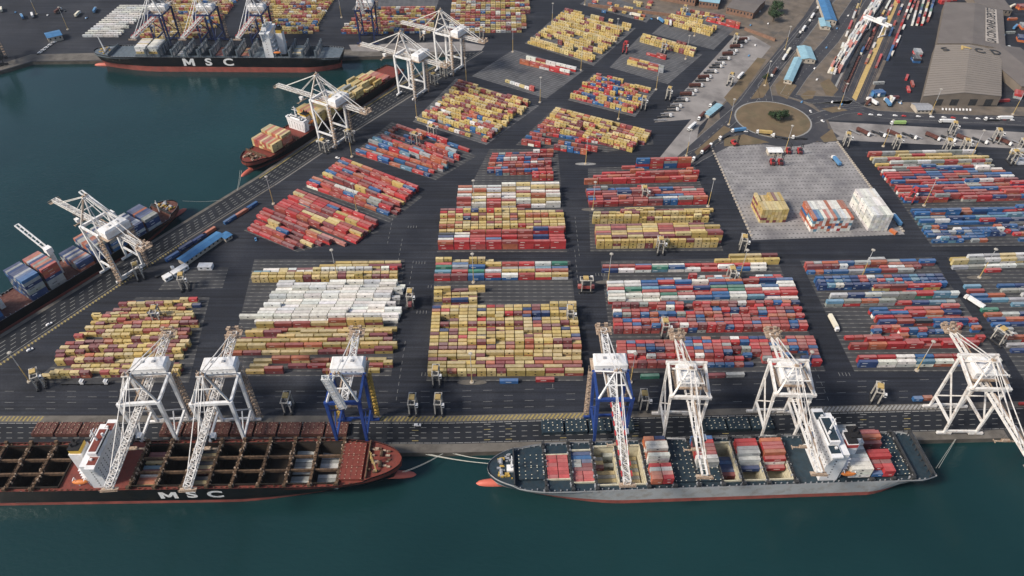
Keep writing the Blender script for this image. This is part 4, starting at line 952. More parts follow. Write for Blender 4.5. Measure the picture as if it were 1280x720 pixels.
# ------------------------------------------------------------------ quay cranes
def crane(kind, legm, topm, raised=False, boomm=None, wb=18.7, wt=21.0, gauge=20.0, zp=43., out=51., back=42., zap=64., hy=25., stripe=False, stair='rusty', zl=None):
    "local x along the quay, y towards the land, waterside rail at y=0"
    t = empty('quay_crane'); boomm = boomm or topm; zl = zl or zp
    rr = random.Random(3)
    for sx in (-1, 1):
        for y in (0, gauge):
            l = MB(); p = (sx*wb/2, y, 2.2); 
            q = (sx*wt/2, y if kind == 'A' else (y-1 if y else 2), zl if y else zp)
            l.beam(p, q, *((1.4, 1.8) if kind == 'A' else (1.1, 1.4)), w2=1.9 if kind == 'A' else 1.3, h2=2.1 if kind == 'A' else 1.6)
            l.build('leg', [legm], t)
            bg_ = MB(); bg_.box(sx*wb/2-4.2, sx*wb/2+4.2, y-.7, y+.7, .9, 2.4, 0)
            for k in range(-4, 5): 
                if k: bg_.tube((sx*wb/2+k*.95-.1*(k > 0), y-.35, .48), (sx*wb/2+k*.95-.1*(k > 0), y+.35, .48), .42, 8, 1)
            bg_.build('bogie', [legm, 'black'], t)
        # side bracing in the y-z plane
        b = MB(); xm = lambda z: sx*(wb/2+(wt-wb)/2*z/zp)
        b.beam((xm(11), 0, 11), (xm(11), gauge, 11), 1.1, 1.4)
        if kind == 'A':
            b.beam((xm(12), gauge, 12), (xm(36), 0, 36), .75); b.beam((xm(24), 9, 24), (xm(11.5), 0, 11.5), .6)
        else:
            b.beam((xm(12), 0, 12), (xm(36), gauge, 36), .7); b.beam((xm(12), gauge, 12), (xm(36), 0, 36), .7)
        b.build('side_brace', [legm], t)
    pb = MB()
    for y in (0, gauge): pb.beam((-wt/2-1.2, y, zl if y else zp), (wt/2+1.2, y, zl if y else zp), 1.6, 2.0)
    for sx in (-1, 1): pb.beam((sx*wt/2, -1, zp+.01), (sx*wt/2, gauge+1, zl+.01), 1.3, 1.7)
    pb.build('portal_beam', [legm], t)
    sb_ = MB(); sb_.beam((-wb/2, gauge, 3.2), (wb/2, gauge, 3.2), 1.0, 1.4)
    if kind == 'B': sb_.beam((-wb/2, 0, 3.2), (wb/2, 0, 3.2), 1.0, 1.4)
    sb_.build('sill_beam', [legm], t)
    # trussed back reach and boom
    zb = zp-2.2
    bb = MB()
    if kind == 'A':
        bb.truss((0, -1, zb), (0, gauge+back-6, zb), 3.4, 2.4, 20, .30); bb.box(-3.6, -2.8, 0, gauge+back-8, zb+1.2, zb+1.35, 1)
        for k in range(30):
            y = k*(gauge+back-9)/30; bb.beam((-3.6, y, zb+1.3), (-3.6, y, zb+2.4), .1, mi=1)
    else:
        for sx in (-1, 1): bb.beam((sx*1.5, -1, zb), (sx*1.5, gauge+back-6, zb), .8, 1.6)
        for k in range(14): bb.beam((-1.5, k*4.2, zb+.3), (1.5, k*4.2, zb+.3), .35)
        bb.box(2.9, 3.8, 0, gauge+back-8, zb+.3, zb+.45, 1)
    bb.build('back_reach_girder', [topm, 'rusty'], t)
    bo = MB()
    if raised: tip = Vector((-2.5, -9, zb+34))
    else: tip = Vector((0, -out, zb))
    hin = Vector((0, -1.5, zb))
    if kind == 'A': bo.truss(hin, tip, 3.3, 2.3, 22, .30)
    else:
        for sx in (-1, 1): bo.beam(hin+Vector((sx*1.3, 0, 0)), tip+Vector((sx*1.3, 0, 0)), .75, 1.5)
        for k in range(15): p = hin.lerp(tip, k/14); bo.beam(p-Vector((1.3, 0, 0)), p+Vector((1.3, 0, 0)), .35)
        dq_ = (tip-hin); bo.beam(hin+Vector((2.3, 0, .4)), tip+Vector((2.3, 0, .4)), .9, .15, mi=1)
    if stripe:
        for k in range(8):
            p = hin.lerp(tip, (k*2)/16); q = hin.lerp(tip, (k*2+1)/16)
            for sx in (-1, 1): bo.beam(p+Vector((sx*2.5, 0, 1.4)), q+Vector((sx*2.5, 0, 1.4)), .7, mi=2)
    if not raised:
        bo.box(-4.2, 4.2, tip.y-1, tip.y-.3, tip.z-1.4, tip.z-.9, 1); bo.box(-4.2, 4.2, tip.y-1.5, tip.y+1.2, tip.z-1.5, tip.z-1.35, 1)
        for k in range(9): bo.beam((-4.2+k*1.05, tip.y-1.4, tip.z-1.4), (-4.2+k*1.05, tip.y-1.4, tip.z+.1), .14, mi=1)
        bo.beam((-4.2, tip.y-1.4, tip.z+.1), (4.2, tip.y-1.4, tip.z+.1), .18, mi=1)
    bo.build('boom', [boomm, 'rusty', 'redpaint'], t)
    # clutter of walkways, sheaves and lamps on the boom ends
    cl = MB()
    ye = gauge+back-7
    for i in range(26 if kind == 'B' else 12):
        x = rr.uniform(-4.5, 4.5); y = ye+rr.uniform(-3.5, 3.5); z = zb+rr.uniform(0, 3.2); s_ = rr.uniform(.3, 1.1); cl.box(x-s_, x+s_, y-s_*.6, y+s_*.6, z-.15, z+rr.uniform(.2, 1.0))
    for k in range(11): cl.beam((-4.6+k*.92, ye-3.6, zb+.4), (-4.6+k*.92, ye-3.6, zb+2.4), .13); cl.beam((-4.6+k*.92, ye+3.6, zb+.4), (-4.6+k*.92, ye+3.6, zb+2.4), .13)
    for yy in (-3.6, 3.6): cl.beam((-4.6, ye+yy, zb+2.4), (4.6, ye+yy, zb+2.4), .16)
    cl.box(-4.7, 4.7, ye-3.8, ye+3.8, zb+.1, zb+.3)
    cl.build('sheave_platform', ['rusty'], t)
    # machinery house
    mh = MB(); hw_, hl, hz = 9.4, 4.4, 6.4
    if kind == 'B': hw_, hl = 6.0, 6.4
    mh.box(-hw_, hw_, hy-hl, hy+hl, zb+2.0, zb+2.0+hz*.78)
    mh.hexa([(-hw_-.25, hy-hl-.25, zb+2+hz*.78), (hw_+.25, hy-hl-.25, zb+2+hz*.78), (hw_+.25, hy+hl+.25, zb+2+hz*.78), (-hw_-.25, hy+hl+.25, zb+2+hz*.78)],
            [(-hw_+.8, hy-hl+.8, zb+2+hz), (hw_-.8, hy-hl+.8, zb+2+hz), (hw_-.8, hy+hl-.8, zb+2+hz), (-hw_+.8, hy+hl-.8, zb+2+hz)])
    house = mh.build('machinery_house', ['cleanwhite'], t)
    dt = MB()
    for x in (-4, -1, 2.2, 4.4): dt.box(x-.5, x+.5, hy-hl-.08, hy-hl, zb+3.4, zb+4.6)
    for x in (-3.5, 2.5): dt.box(x-.8, x+.8, hy-.8, hy+.8, zb+2+hz, zb+2.5+hz)
    dt.build('vent', ['steelgrey'], house)
    gl = MB(); gl.box(-hw_-1.6, hw_+1.6, hy-hl-1.6, hy+hl+1.6, zb+1.7, zb+1.9)
    for k in range(13):
        x = -hw_-1.5+k*(hw_*2+3)/12; gl.beam((x, hy-hl-1.5, zb+1.9), (x, hy-hl-1.5, zb+3), .1)
    for zz in (zb+2.4, zb+3): gl.beam((-hw_-1.5, hy-hl-1.5, zz), (hw_+1.5, hy-hl-1.5, zz), .12)
    gl.build('walkway', ['rusty'], t)
    # tower frame and stays
    af = MB(); ya = 2.5 if kind == 'A' else 9
    for sx in (-1, 1):
        af.beam((sx*(wt/2-.6), 0, zp+1), (sx*1.2, ya, zap), 1.0, mi=0, w2=.7, h2=.7); af.beam((sx*(wt/2-.6), gauge, zp+1), (sx*1.2, ya, zap-.5), .75)
        af.beam((sx*wt*.3, .6, zp+10), (sx*wt*.3, gauge*.62, zp+8.4), .4)
    af.beam((-wt*.29, .9, zp+11), (wt*.29, .9, zp+11), .6); af.box(-2.4, 2.4, ya-1.4, ya+1.4, zap-.5, zap+.2)
    for k in range(6): x = rr.uniform(-2.2, 2.2); af.box(x-.3, x+.3, ya-rr.random()*1.3, ya+.6, zap, zap+rr.uniform(.6, 2.0), 1)
    af.beam((0, ya, zap), (0, ya, zap+3), .2); af.build('apex_frame', [topm, 'rusty'], t)
    ld = MB()
    for sx in (-.55, .55): ld.beam((wt/2*.8+sx, 1, zp+4), (1.6+sx, ya+.6, zap), .14)
    for k in range(22): q = k/21; p = Vector((wt/2*.8, 1, zp+4)).lerp(Vector((1.6, ya+.6, zap)), q); ld.beam(p-Vector((.9, 0, 0)), p+Vector((.9, 0, 0)), .5, .16)
    ld.build('apex_ladder', ['rusty'], t)
    fs = MB()
    if raised: fs.beam((-1.5, ya, zap), tuple(tip-Vector((0, 0, 1))), .4); fs.beam((1.5, ya, zap), tuple(tip-Vector((-2, 0, 1))), .4)
    else:
        for sx in (-1.9, 1.9): fs.beam((sx*.6, ya, zap), (sx, -out*.82, zb+1), .38); fs.beam((sx*.6, ya, zap), (sx, -out*.42, zb+1), .3)
    fs.build('forestay', [topm], t)
    bs = MB()
    for sx in (-1.9, 1.9): bs.beam((sx*.6, ya, zap), (sx, gauge+back-10, zb+1), .45)
    for sx in (-1, 1): bs.beam((sx*1.2, ya, zap-1), (sx*6, hy-4, zb+2), .5)
    bs.build('backstay', [topm], t)
    # stair tower and lift beside the landside legs
    for sx, y in ((1, gauge+2.6),) + (((-1, gauge+2.2),) if kind == 'A' else ()):
        s_ = MB(); X = sx*(wb/2+2.6)
        for cx in (-1.2, 1.2):
            for cy in (-1.0, 1.0): s_.beam((X+cx, y+cy, .1), (X+cx, y+cy, zp+2), .22)
        for k in range(13):
            z0 = 1+k*3; e = 1 if k % 2 else -1
            s_.beam((X-1.1*e, y, z0), (X+1.1*e, y, z0+2.8), .8, .18); s_.box(X-1.4, X+1.4, y-1.2, y+1.2, z0+2.8, z0+2.95)
            s_.beam((X-1.2, y-1.1, z0+3.8), (X+1.2, y-1.1, z0+3.8), .14); s_.beam((X-1.2, y+1.1, z0+1.8), (X+1.2, y+1.1, z0+1.8), .14)
        s_.build('stair_tower', [stair], t)
    # trolley, cab, ropes and spreader over the ship
    ty = -22 if kind == 'A' else -27
    if raised: ty = 6
    tr = MB(); tr.box(-2.8, 2.8, ty-2.6, ty+2.6, zb-1.9, zb-1.3)
    for sx in (-1, 1): tr.box(sx*2.4-.3, sx*2.4+.3, ty-3, ty+3, zb-1.6, zb-.9)
    tr.build('trolley', ['dark'], t)
    cb = MB(); cb.hexa([(3, ty+2.6, zb-4.6), (5.2, ty+2.6, zb-4.6), (5.2, ty+5.4, zb-4.6), (3, ty+5.4, zb-4.6)], [(2.8, ty+2, zb-1.9), (5.4, ty+2, zb-1.9), (5.4, ty+5.6, zb-1.9), (2.8, ty+5.6, zb-1.9)])
    cb.box(3.2, 5.0, ty+2.0, ty+2.3, zb-4.0, zb-2.4, 1); cb.build('operator_cab', ['cleanwhite', 'glass'], t)
    s2 = MB(); zs = zb-9; s2.box(-6.1, 6.1, ty-.35, ty+.35, zs, zs+.6, 0)
    for sx in (-1, 1): s2.box(sx*5.9-.2, sx*5.9+.2, ty-1.2, ty+1.2, zs, zs+.5, 0)
    s2.box(-2.2, 2.2, ty-.9, ty+.9, zs+.6, zs+1.4, 0)
    for sx in (-1.9, 1.9):
        for e in (-.8, .8): s2.beam((sx, ty+e, zs+1.4), (sx, ty+e, zb-1.6), .09, mi=1)
    s2.build('spreader', ['rusty', 'dark'], t)
    t['category'] = 'crane'; t['group'] = 'ship-to-shore cranes'
    return t
def base(px, py, a): g = G(px, py); return (g.x, g.y, 0), a
wa = crane('A', 'cleanwhite', 'white')
place(wa, True, *base(206, 562, R(4.5)), 'leftmost white lattice crane reaching over the black near ship beside its bridge')
place(wa, False, *base(290, 562, R(4)), 'white lattice crane just right of the leftmost one, over the lettered black near ship')
place(wa, False, G(146, 331), angd+math.pi, 'rusty white crane over the blue-laden feeder ship at lower left quay')
E0_ = (G(402, 168)+G(414, 160))/2
old = wa
place(wa, False, G(408, 171), ang4+math.pi, 'white crane nearest the camera over the yellow-laden feeder ship')
place(wa, False, G(506, 114), ang4+math.pi, 'middle white crane on the upper diagonal quay over the feeder ship')
place(wa, False, G(553, 84), ang4+math.pi, 'farthest white crane at the rounded head of the diagonal quay')
bl = crane('A', 'blue', 'cleanwhite', raised=True, stair='yellowpaint', wb=17, wt=18)
place(bl, True, *base(443, 561, R(1.5)), 'blue-legged crane with raised boom beside the bow of the black near ship')
b2 = crane('A', 'blue', 'cleanwhite', boomm='white', wb=17, wt=19, stripe=True)
place(b2, True, *base(760, 557, R(1)), 'blue-legged crane with red and white boom lowered over open cream holds')
wb_ = crane('B', 'white', 'white', zp=42, zl=48, out=48, back=36, hy=14, zap=56)
place(wb_, True, *base(848, 553, R(-1.5)), 'white box-girder crane just right of the blue one, boom over teal hatch covers')
place(wb_, False, *base(970, 550, R(-1.5)), 'white box-girder crane left of the grey ship bridge')
place(wb_, False, *base(1198, 543, R(-1)), 'white box-girder crane standing alone beyond the stern of the grey ship')
wr_ = crane('B', 'redpaint', 'cleanwhite', boomm='cleanwhite', zp=42, zl=48, out=48, back=36, hy=14, zap=56)
place(wr_, True, *base(1322, 540, R(-1)), 'red-legged crane partly cut off at the right edge')
fr = crane('A', 'navy', 'cleanwhite', boomm='white', zp=40, out=58, back=26, zap=62, hy=16, wb=17, wt=18, gauge=26, stripe=True)
for k, (px, lb) in enumerate(((207, 'navy-legged crane with red and white boom, leftmost on the far quay'), (264, 'navy-legged crane with red and white boom, second along the far quay'), (327, 'navy-legged far crane left of the white bridge of the far ship'))):
    place(fr, k == 0, *base(px, 62, R(-2)), lb)
fr2 = crane('A', 'navy', 'cleanwhite', boomm='white', raised=True, zp=40, out=58, back=26, zap=62, hy=16, wb=17, wt=18, gauge=26, stripe=True)
place(fr2, True, *base(460, 56, 0), 'navy-legged crane with raised boom on the empty quay beyond the far ship')
dk_ = crane('B', 'dark', 'dark', zp=34, out=30, back=20, zap=52, hy=10)
place(dk_, True, *base(-6, 84, R(30)), 'dark crane cut off by the upper left edge')

# ------------------------------------------------------------------ straddle carriers
def carrier(load=None, col='dullwhite'):
    t = empty('straddle_carrier')
    for sx in (-1, 1):
        for sy in (-1, 1):
            l = MB(); l.beam((sx*2.1, sy*3.3, 1.2), (sx*2.0, sy*3.0, 11.8), .75, .6); l.build('leg', [col], t)
        wb2 = MB(); wb2.box(sx*2.3-.35, sx*2.3+.35, -5.2, 5.2, 1.0, 1.9); wb2.build('wheel_beam', ['dark'], t)
        for k in range(4): w_ = MB(); y = -4.2+k*2.8; w_.tube((sx*2.3-.3, y, .75), (sx*2.3+.3, y, .75), .75, 10); w_.build('wheel', ['black'], t)
    f = MB()
    for sx in (-1, 1): f.box(sx*2.0-.3, sx*2.0+.3, -4.8, 4.8, 11.8, 12.5)
    for y in (-4.6, -1.5, 1.5, 4.6): f.box(-2.0, 2.0, y-.3, y+.3, 11.9, 12.4)
    f.build('top_frame', [col], t)
    e = MB(); e.box(-1.7, 1.7, -1.2, 2.4, 12.5, 13.7); e.box(-1.2, -.4, -3.5, -1.6, 12.5, 13.3, 1); e.box(.3, 1.4, 2.9, 4.0, 12.5, 13.1, 1); e.build('engine_deck', ['mast' if col == 'dullwhite' else col, 'dark'], t)
    c = MB(); c.box(2.4, 4.0, -4.9, -3.0, 9.6, 11.8); c.box(2.5, 3.9, -4.96, -4.9, 10.2, 11.4, 1); c.build('cab', ['cleanwhite', 'glass'], t)
    s_ = MB(); s_.box(-1.2, 1.2, -3, 3, 6.6, 7.1)
    for sx in (-1, 1): s_.beam((sx, 2.4, 7.1), (sx, 2.4, 12), .12); s_.beam((sx, -2.4, 7.1), (sx, -2.4, 12), .12)
    s_.build('spreader', ['dark'], t)
    t['category'] = 'straddle carrier'; t['group'] = 'straddle carriers at work in the yard'
    return t
cw = carrier(); cr = carrier(col='redpaint')
CAR = [(517, 514, 0, 'white straddle carrier on the broad carriageway, left one of the pair'), (549, 514, 0, 'white straddle carrier on the broad carriageway, right one of the pair'), (362, 512, 0, 'straddle carrier on the carriageway left of the raised-boom crane'),
 (803, 509, 0, 'straddle carrier on the carriageway just right of the blue-legged lowered crane'), (1092, 500, -20, 'straddle carrier on the carriageway left of the lone right crane'), (546, 478, 0, 'straddle carrier at the lower left corner of the centre yellow block'),
 (712, 402, 0, 'straddle carrier over the right end of the centre yellow block'), (514, 381, 0, 'straddle carrier carrying a rusty container in the street left of centre block'), (732, 364, 90, 'straddle carrier holding a red container in the street right of centre block'),
 (824, 315, 0, 'straddle carrier in front of the three-high yellow stack'), (927, 312, -12, 'straddle carrier at the front left corner of the pale pad'), (52, 482, 30, 'straddle carrier by the lamp at the front of the leftmost yellow block'),
 (199, 402, 10, 'straddle carrier above the middle of the leftmost yellow block'), (232, 360, 15, 'straddle carrier in front of the small depot by the diagonal quay'), (176, 347, 30, 'straddle carrier at the foot of the crane over the blue feeder'),
 (804, 250, 0, 'straddle carrier within the red block behind the yellow stacks'), (829, 418, 0, 'straddle carrier in the middle of the large red block'), (912, 352, 0, 'straddle carrier at the back of the large red block'), (1245, 428, 25, 'straddle carrier in the street left of the right edge tank block'),
 (1056, 182, -15, 'leftmost straddle carrier parked below the far truck park'), (1118, 186, -12, 'second straddle carrier parked below the far truck park'), (1181, 190, -12, 'third straddle carrier parked below the far truck park'), (1203, 190, -12, 'fourth straddle carrier parked below the far truck park, close to the third'), (1274, 190, -12, 'rightmost straddle carrier parked below the far truck park'),
 (1188, 168, -20, 'tall straddle carrier among trailers on the concrete truck park'), (1243, 177, -15, 'straddle carrier at the right of the concrete truck park'), (1263, 204, 0, 'straddle carrier beside the grey row at the right edge'),
 (406, 190, 60, 'straddle carrier under the white crane of the diagonal quay'), (438, 178, 60, 'straddle carrier behind the nearest white diagonal quay crane'), (541, 172, 60, 'straddle carrier in the diagonal blue block, upper one'), (520, 181, 60, 'straddle carrier in the diagonal blue block, lower one'), (543, 106, 50, 'straddle carrier under the far white cranes'), (555, 96, 50, 'straddle carrier right of the one under the far white cranes'),
 (602, 48, 0, 'straddle carrier beside the north yard block at the basin corner'), (528, 50, 0, 'straddle carrier on the north quay behind the far white crane'), (804, 136, -15, 'straddle carrier beside the red and blue far block'), (835, 124, -20, 'straddle carrier alone in the street by the parked trailers'), (829, 66, -20, 'straddle carrier in the far yellow rows'), (912, 106, -30, 'straddle carrier on the concrete strip above the roundabout'), (918, 56, -25, 'straddle carrier at the top of the trailer line'), (855, 20, -20, 'straddle carrier behind the far right yellow rows')]
for k, (px, py, a, lb) in enumerate(CAR): place(cw, k == 0, G(px, py), R(a), lb)
place(cr, True, G(781, 66), R(-20), 'red straddle carrier in the street beside the far yellow block'); place(cr, False, G(1138, 252), R(-45), 'orange-red straddle carrier astride the block right of the pale pad')
BOX.append(dict(x=G(514, 381).x, y=G(514, 381).y, z=3.5, a=R(90), ln=12.19, c='m', t=0, n=1, block='straddle carrier left of the centre block', row=('sc', 0, 0), ri=0, slot=0))
BOX.append(dict(x=G(732, 364).x, y=G(732, 364).y, z=3.5, a=R(0), ln=12.19, c='R', t=0, n=1, block='straddle carrier right of the centre block', row=('sc', 1, 0), ri=0, slot=0))

# ------------------------------------------------------------------ light masts
def mast(h=27.5):
    t = empty('light_mast'); m = MB(); m.tube((0, 0, .8), (0, 0, h*.55), .32, 8, 0, .26); m.build('lower_pole', ['mast'], t)
    m = MB(); m.tube((0, 0, h*.55), (0, 0, h), .26, 8, 0, .16); m.build('upper_pole', ['mastgrey'], t)
    m = MB(); m.tube((0, 0, 0), (0, 0, .9), 1.5, 12, 0, 1.3); m.build('concrete_base', ['wall'], t)
    m = MB(); m.tube((0, 0, h-.1), (0, 0, h+.3), .8, 12)
    for k in range(8): a = k*math.pi/4; m.box(math.cos(a)*1.0-.3, math.cos(a)*1.0+.3, math.sin(a)*1.0-.25, math.sin(a)*1.0+.25, h-.5, h+.15)
    m.build('floodlight_ring', ['dullwhite'], t)
    t['category'] = 'light mast'; t['group'] = 'floodlight masts of the terminal'; return t
ms = mast()
MAST = [(37, 477, 'front of the leftmost yellow block'), (342, 255, 'left edge of the diagonal red block'), (446, 264, 'middle of the diagonal red block'), (440, 196, 'quay end of the diagonal blue block'), (593, 260, 'left end of the white row behind the red row'), (592, 353, 'back left of the centre block'), (741, 262, 'left of the block behind the yellow stack'), (885, 258, 'right of the block behind the yellow stack'),
 (760, 353, 'back left corner of the large red block'), (924, 348, 'back right of the large red block'), (590, 478, 'front of the centre yellow block'), (1076, 348, 'back of the right crane block'), (1146, 463, 'front of the right crane block'), (1224, 347, 'back of the right edge tank block'), (1155, 257, 'front of the block right of the pale pad'), (732, 205, 'pale kerb island at the head of the middle street'),
 (422, 348, 'row behind the white containers'), (788, 478, 'front of the large red block near the blue crane'), (1000, 476, 'front of the large red block near the second white crane'), (521, 147, 'yellow block by the far cranes'), (583, 103, 'road bend under the far white cranes'), (675, 128, 'sparse row on the far bay'), (641, 65, 'open corner beside the basin'), (690, 32, 'left side of the far yellow block'), (770, 52, 'right end of the far yellow block'), (726, 88, 'street right of the sparse row'), (773, 149, 'behind the block at the head of the middle street'), (820, 112, 'right of the red and blue far block'), (857, 74, 'right end of the far yellow rows'), (868, 45, 'right of the far right yellow rows'), (731, 6, 'top edge left of the sparse yellow rows'),
 (911, 156, 'verge left of the roundabout'), (981, 190, 'back edge of the pale pad'), (858, 195, 'foot of the road left of the pale pad'), (956, 107, 'verge above the roundabout'), (1049, 136, 'verge right of the roundabout'), (981, 62, 'road junction above the gate building'), (1104, 183, 'first mast below the far truck park'), (1214, 196, 'second mast below the far truck park'), (1163, 143, 'verge in front of the grey shed'), (1266, 143, 'right end of the road in front of the sheds'), (1074, 10, 'rail yard beside the gantry'),
 (427, 22, 'street between the north yard blocks'), (46, 18, 'far upper left yard, behind'), (85, 37, 'blue-roofed hut by the basin')]
for k, (px, py, w_) in enumerate(MAST): place(ms, k == 0, G(px, py), 0, f'tall light mast at the {w_}')
for k, (px, py) in enumerate(((732, 205), (760, 353), (1076, 348), (1224, 347), (741, 262), (590, 478))):
    g = G(px, py); m = MB(); n = 20; m.prism([(math.cos(2*math.pi*i/n)*9.5, math.sin(2*math.pi*i/n)*2.2) for i in range(n)], 0, .18); struct(m.build('kerb_island', ['marking' if k == 0 else 'concrete'], loc=(g.x, g.y, .03)))
# ------------------------------------------------------------------ vehicles
def wheels(t, xs, yh, r=.5, dual=False):
    for x in xs:
        for sy in (-1, 1): w_ = MB(); w_.tube((x, sy*yh-.18, r), (x, sy*yh+.18, r), r, 10); w_.build('wheel', ['black'], t)
def truck(cabm='cleanwhite', trailer='flat', load=None, name='lorry'):
    t = empty(name)
    c = MB(); c.box(6.2, 8.4, -1.22, 1.22, .9, 3.3); c.hexa([(6.2, -1.2, 3.3), (7.9, -1.2, 3.3), (7.9, 1.2, 3.3), (6.2, 1.2, 3.3)], [(6.3, -1.1, 3.9), (7.0, -1.1, 3.9), (7.0, 1.1, 3.9), (6.3, 1.1, 3.9)]); c.box(8.4, 8.46, -1.05, 1.05, 2.1, 3.1, 1); c.box(8.4, 8.6, -1.2, 1.2, .6, 1.2, 2)
    c.build('cab', [cabm, 'glass', 'dark'], t)
    f = MB(); f.box(-6.3, 5.9, -.5, .5, .95, 1.3); f.box(2.8, 8, -.45, .45, .7, .95)
    f.box(-6.3, 5.8, -1.22, 1.22, 1.3, 1.5); f.build('trailer_bed', ['dark'], t)
    if load: b = MB(); b.box(-6.2, 5.8, -1.22, 1.22, 1.52, 4.1); b.build('trailer_body', [load], t)
    wheels(t, (-5.4, -4.1, -2.8, 4.0, 5.2, 7.5), 1.05)
    t['category'] = 'lorry'; t['group'] = 'lorries on the roads and quays'; return t
def trailer(load=None):
    t = empty('parked_trailer'); f = MB()
    for sy in (-.5, .5): f.box(-6.2, 6.2, sy-.12, sy+.12, .95, 1.35)
    for k in range(9): f.box(-6.1+k*1.5, -5.8+k*1.5, -1.2, 1.2, 1.05, 1.3)
    f.build('chassis', ['steelgrey' if not load else 'dark'], t); wheels(t, (-5.2, -3.9, -2.6), 1.05)
    l = MB(); l.box(4.0, 4.25, -.8, -.6, .1, 1); l.box(4.0, 4.25, .6, .8, .1, 1); l.build('landing_leg', ['dark'], t)
    t['category'] = 'trailer'; t['group'] = 'empty container trailers parked in rows'; return t
def car(m, name='parked_car'):
    t = empty(name); b = MB(); b.hexa([(-2.1, -.85, .35), (2.1, -.85, .35), (2.1, .85, .35), (-2.1, .85, .35)], [(-2.05, -.8, .95), (2.0, -.8, .85), (2.0, .8, .85), (-2.05, .8, .95)])
    b.hexa([(-1.8, -.76, .95), (.9, -.76, .92), (.9, .76, .92), (-1.8, .76, .95)], [(-1.4, -.62, 1.45), (.2, -.62, 1.45), (.2, .62, 1.45), (-1.4, .62, 1.45)]); b.build('body', [m], t)
    g = MB(); g.hexa([(.92, -.7, .95), (.96, -.7, .95), (.96, .7, .95), (.92, .7, .95)], [(.24, -.58, 1.42), (.28, -.58, 1.42), (.28, .58, 1.42), (.24, .58, 1.42)]); g.build('windscreen', ['glass'], t)
    wheels(t, (-1.3, 1.3), .75, .32); t['category'] = 'car'; t['group'] = 'cars of the port'; return t
def dirang(px, py, qx, qy): d = G(qx, qy)-G(px, py); return math.atan2(d.y, d.x)
T0 = truck(); T1 = truck(load='cream'); T2 = truck(load='cleanwhite'); T3 = truck(load='carblue', cabm='cleanwhite'); T4 = truck(load='limegreen'); T5 = truck(load='mast'); T6 = truck(load='coverred')
used = set()
def put(T, px, py, qx, qy, lb):
    f = T.name not in used; used.add(T.name); place(T, f, G(px, py)+Vector((0, 0, .12)), dirang(px, py, qx, qy), lb)
put(T1, 1040, 405, 1047, 418, 'white-cabbed lorry with cream box driving down the street beside large red block')
put(T2, 1218, 381, 1204, 372, 'white box lorry at the right end of the right crane block')
put(T2, 1184, 154, 1160, 153, 'white box lorry on the road above the concrete truck park')
put(T4, 1123, 156, 1110, 156, 'lime green lorry on the concrete truck park')
put(T2, 1256, 150, 1240, 150, 'white lorry at the right end of the road before sheds'); put(T0, 1240, 151, 1225, 151, 'empty flatbed lorry on the road before the sheds')
put(T3, 924, 165, 914, 166, 'blue-boxed lorry rounding the roundabout on its lower left'); put(T5, 956, 168, 945, 167, 'yellow-boxed lorry on the lower side of the roundabout'); put(T0, 976, 173, 964, 171, 'long lorry right of the yellow-boxed one on the roundabout'); put(T0, 1000, 174, 986, 174, 'flatbed lorry on the roundabout, last of its queue')
for k, (x, y, x2, y2) in enumerate(((872, 197, 868, 200), (882, 189, 878, 192), (893, 180, 889, 183), (906, 172, 902, 174))): put((T0, T6, T0, T0)[k], x, y, x2, y2, f'{ORD[k]} lorry from the front in the queue along the pad fence')
for k, (x, y, x2, y2) in enumerate(((865, 160, 858, 166), (877, 147, 871, 153), (891, 131, 885, 137))): put((T2, T6, T0)[k], x, y, x2, y2, f'{ORD[k]} lorry from the front on the exit road beside the concrete strip')
put(T2, 925, 97, 930, 92, 'white lorry beside the straddle carrier on the concrete strip')
for k, (x, y) in enumerate(((962, 100), (968, 91), (980, 74), (985, 66), (998, 45), (1004, 38), (1010, 30), (1015, 22), (1020, 14))): put((T0, T6, T2, T1, T0, T2, T0, T2, T0)[k], x, y, x+4, y-6, f'{ORD[k]} lorry up the gate road from the roundabout')
for k, (x, y, T) in enumerate(((1090, 120, T3), (1098, 119, T2), (1231, 88, T2), (1236, 86, T1))): put(T, x, y, x+(3 if k < 2 else 8), y-8 if k < 2 else y+1, f'{("left", "right")[k % 2]} lorry of the pair {"left" if k < 2 else "right"} of the ribbed grey shed')
for k, (x, y) in enumerate(((120, 480), (90, 480))): put(T0, x, y, x+5, y, f'flat yard trailer, {ORD[k]} one in front of the leftmost yellow block')
TR = trailer(); n = 0
for i in range(30):
    q = i/29; a = G(817, 152).lerp(G(921, 52), q); o = a+Vector((6.5, 1.5, 0)); f = n == 0
    if rnd.random() < .05: continue
    pick = n % 5 in (1, 3, 4); X_ = (T0, T0, T6)[n % 3] if pick else TR; f = X_ is TR and 'TR' not in used; used.add('TR') if X_ is TR else None
    place(X_, f, (o.x, o.y, .05), R(5+rnd.uniform(-4, 4)), f'{ORD[n]} trailer from the near end of the diagonal trailer line'); n += 1
n = 0
for i in range(24):
    q = i/23; a = G(1060, 168).lerp(G(1285, 183), q)
    if rnd.random() < .25: continue
    place((TR, T6, TR, T0)[n % 4], False, (a.x, a.y+4, .05), R(-52+rnd.uniform(-3, 3)), f'{ORD[n]} trailer from the left on the far concrete truck park'); n += 1
put(T0, 205, 343, 212, 340, 'flat lorry beside the small depot at the diagonal quay')
CW, CD, CR_, CB = car('carwhite'), car('cardark'), car('carred'), car('carblue')
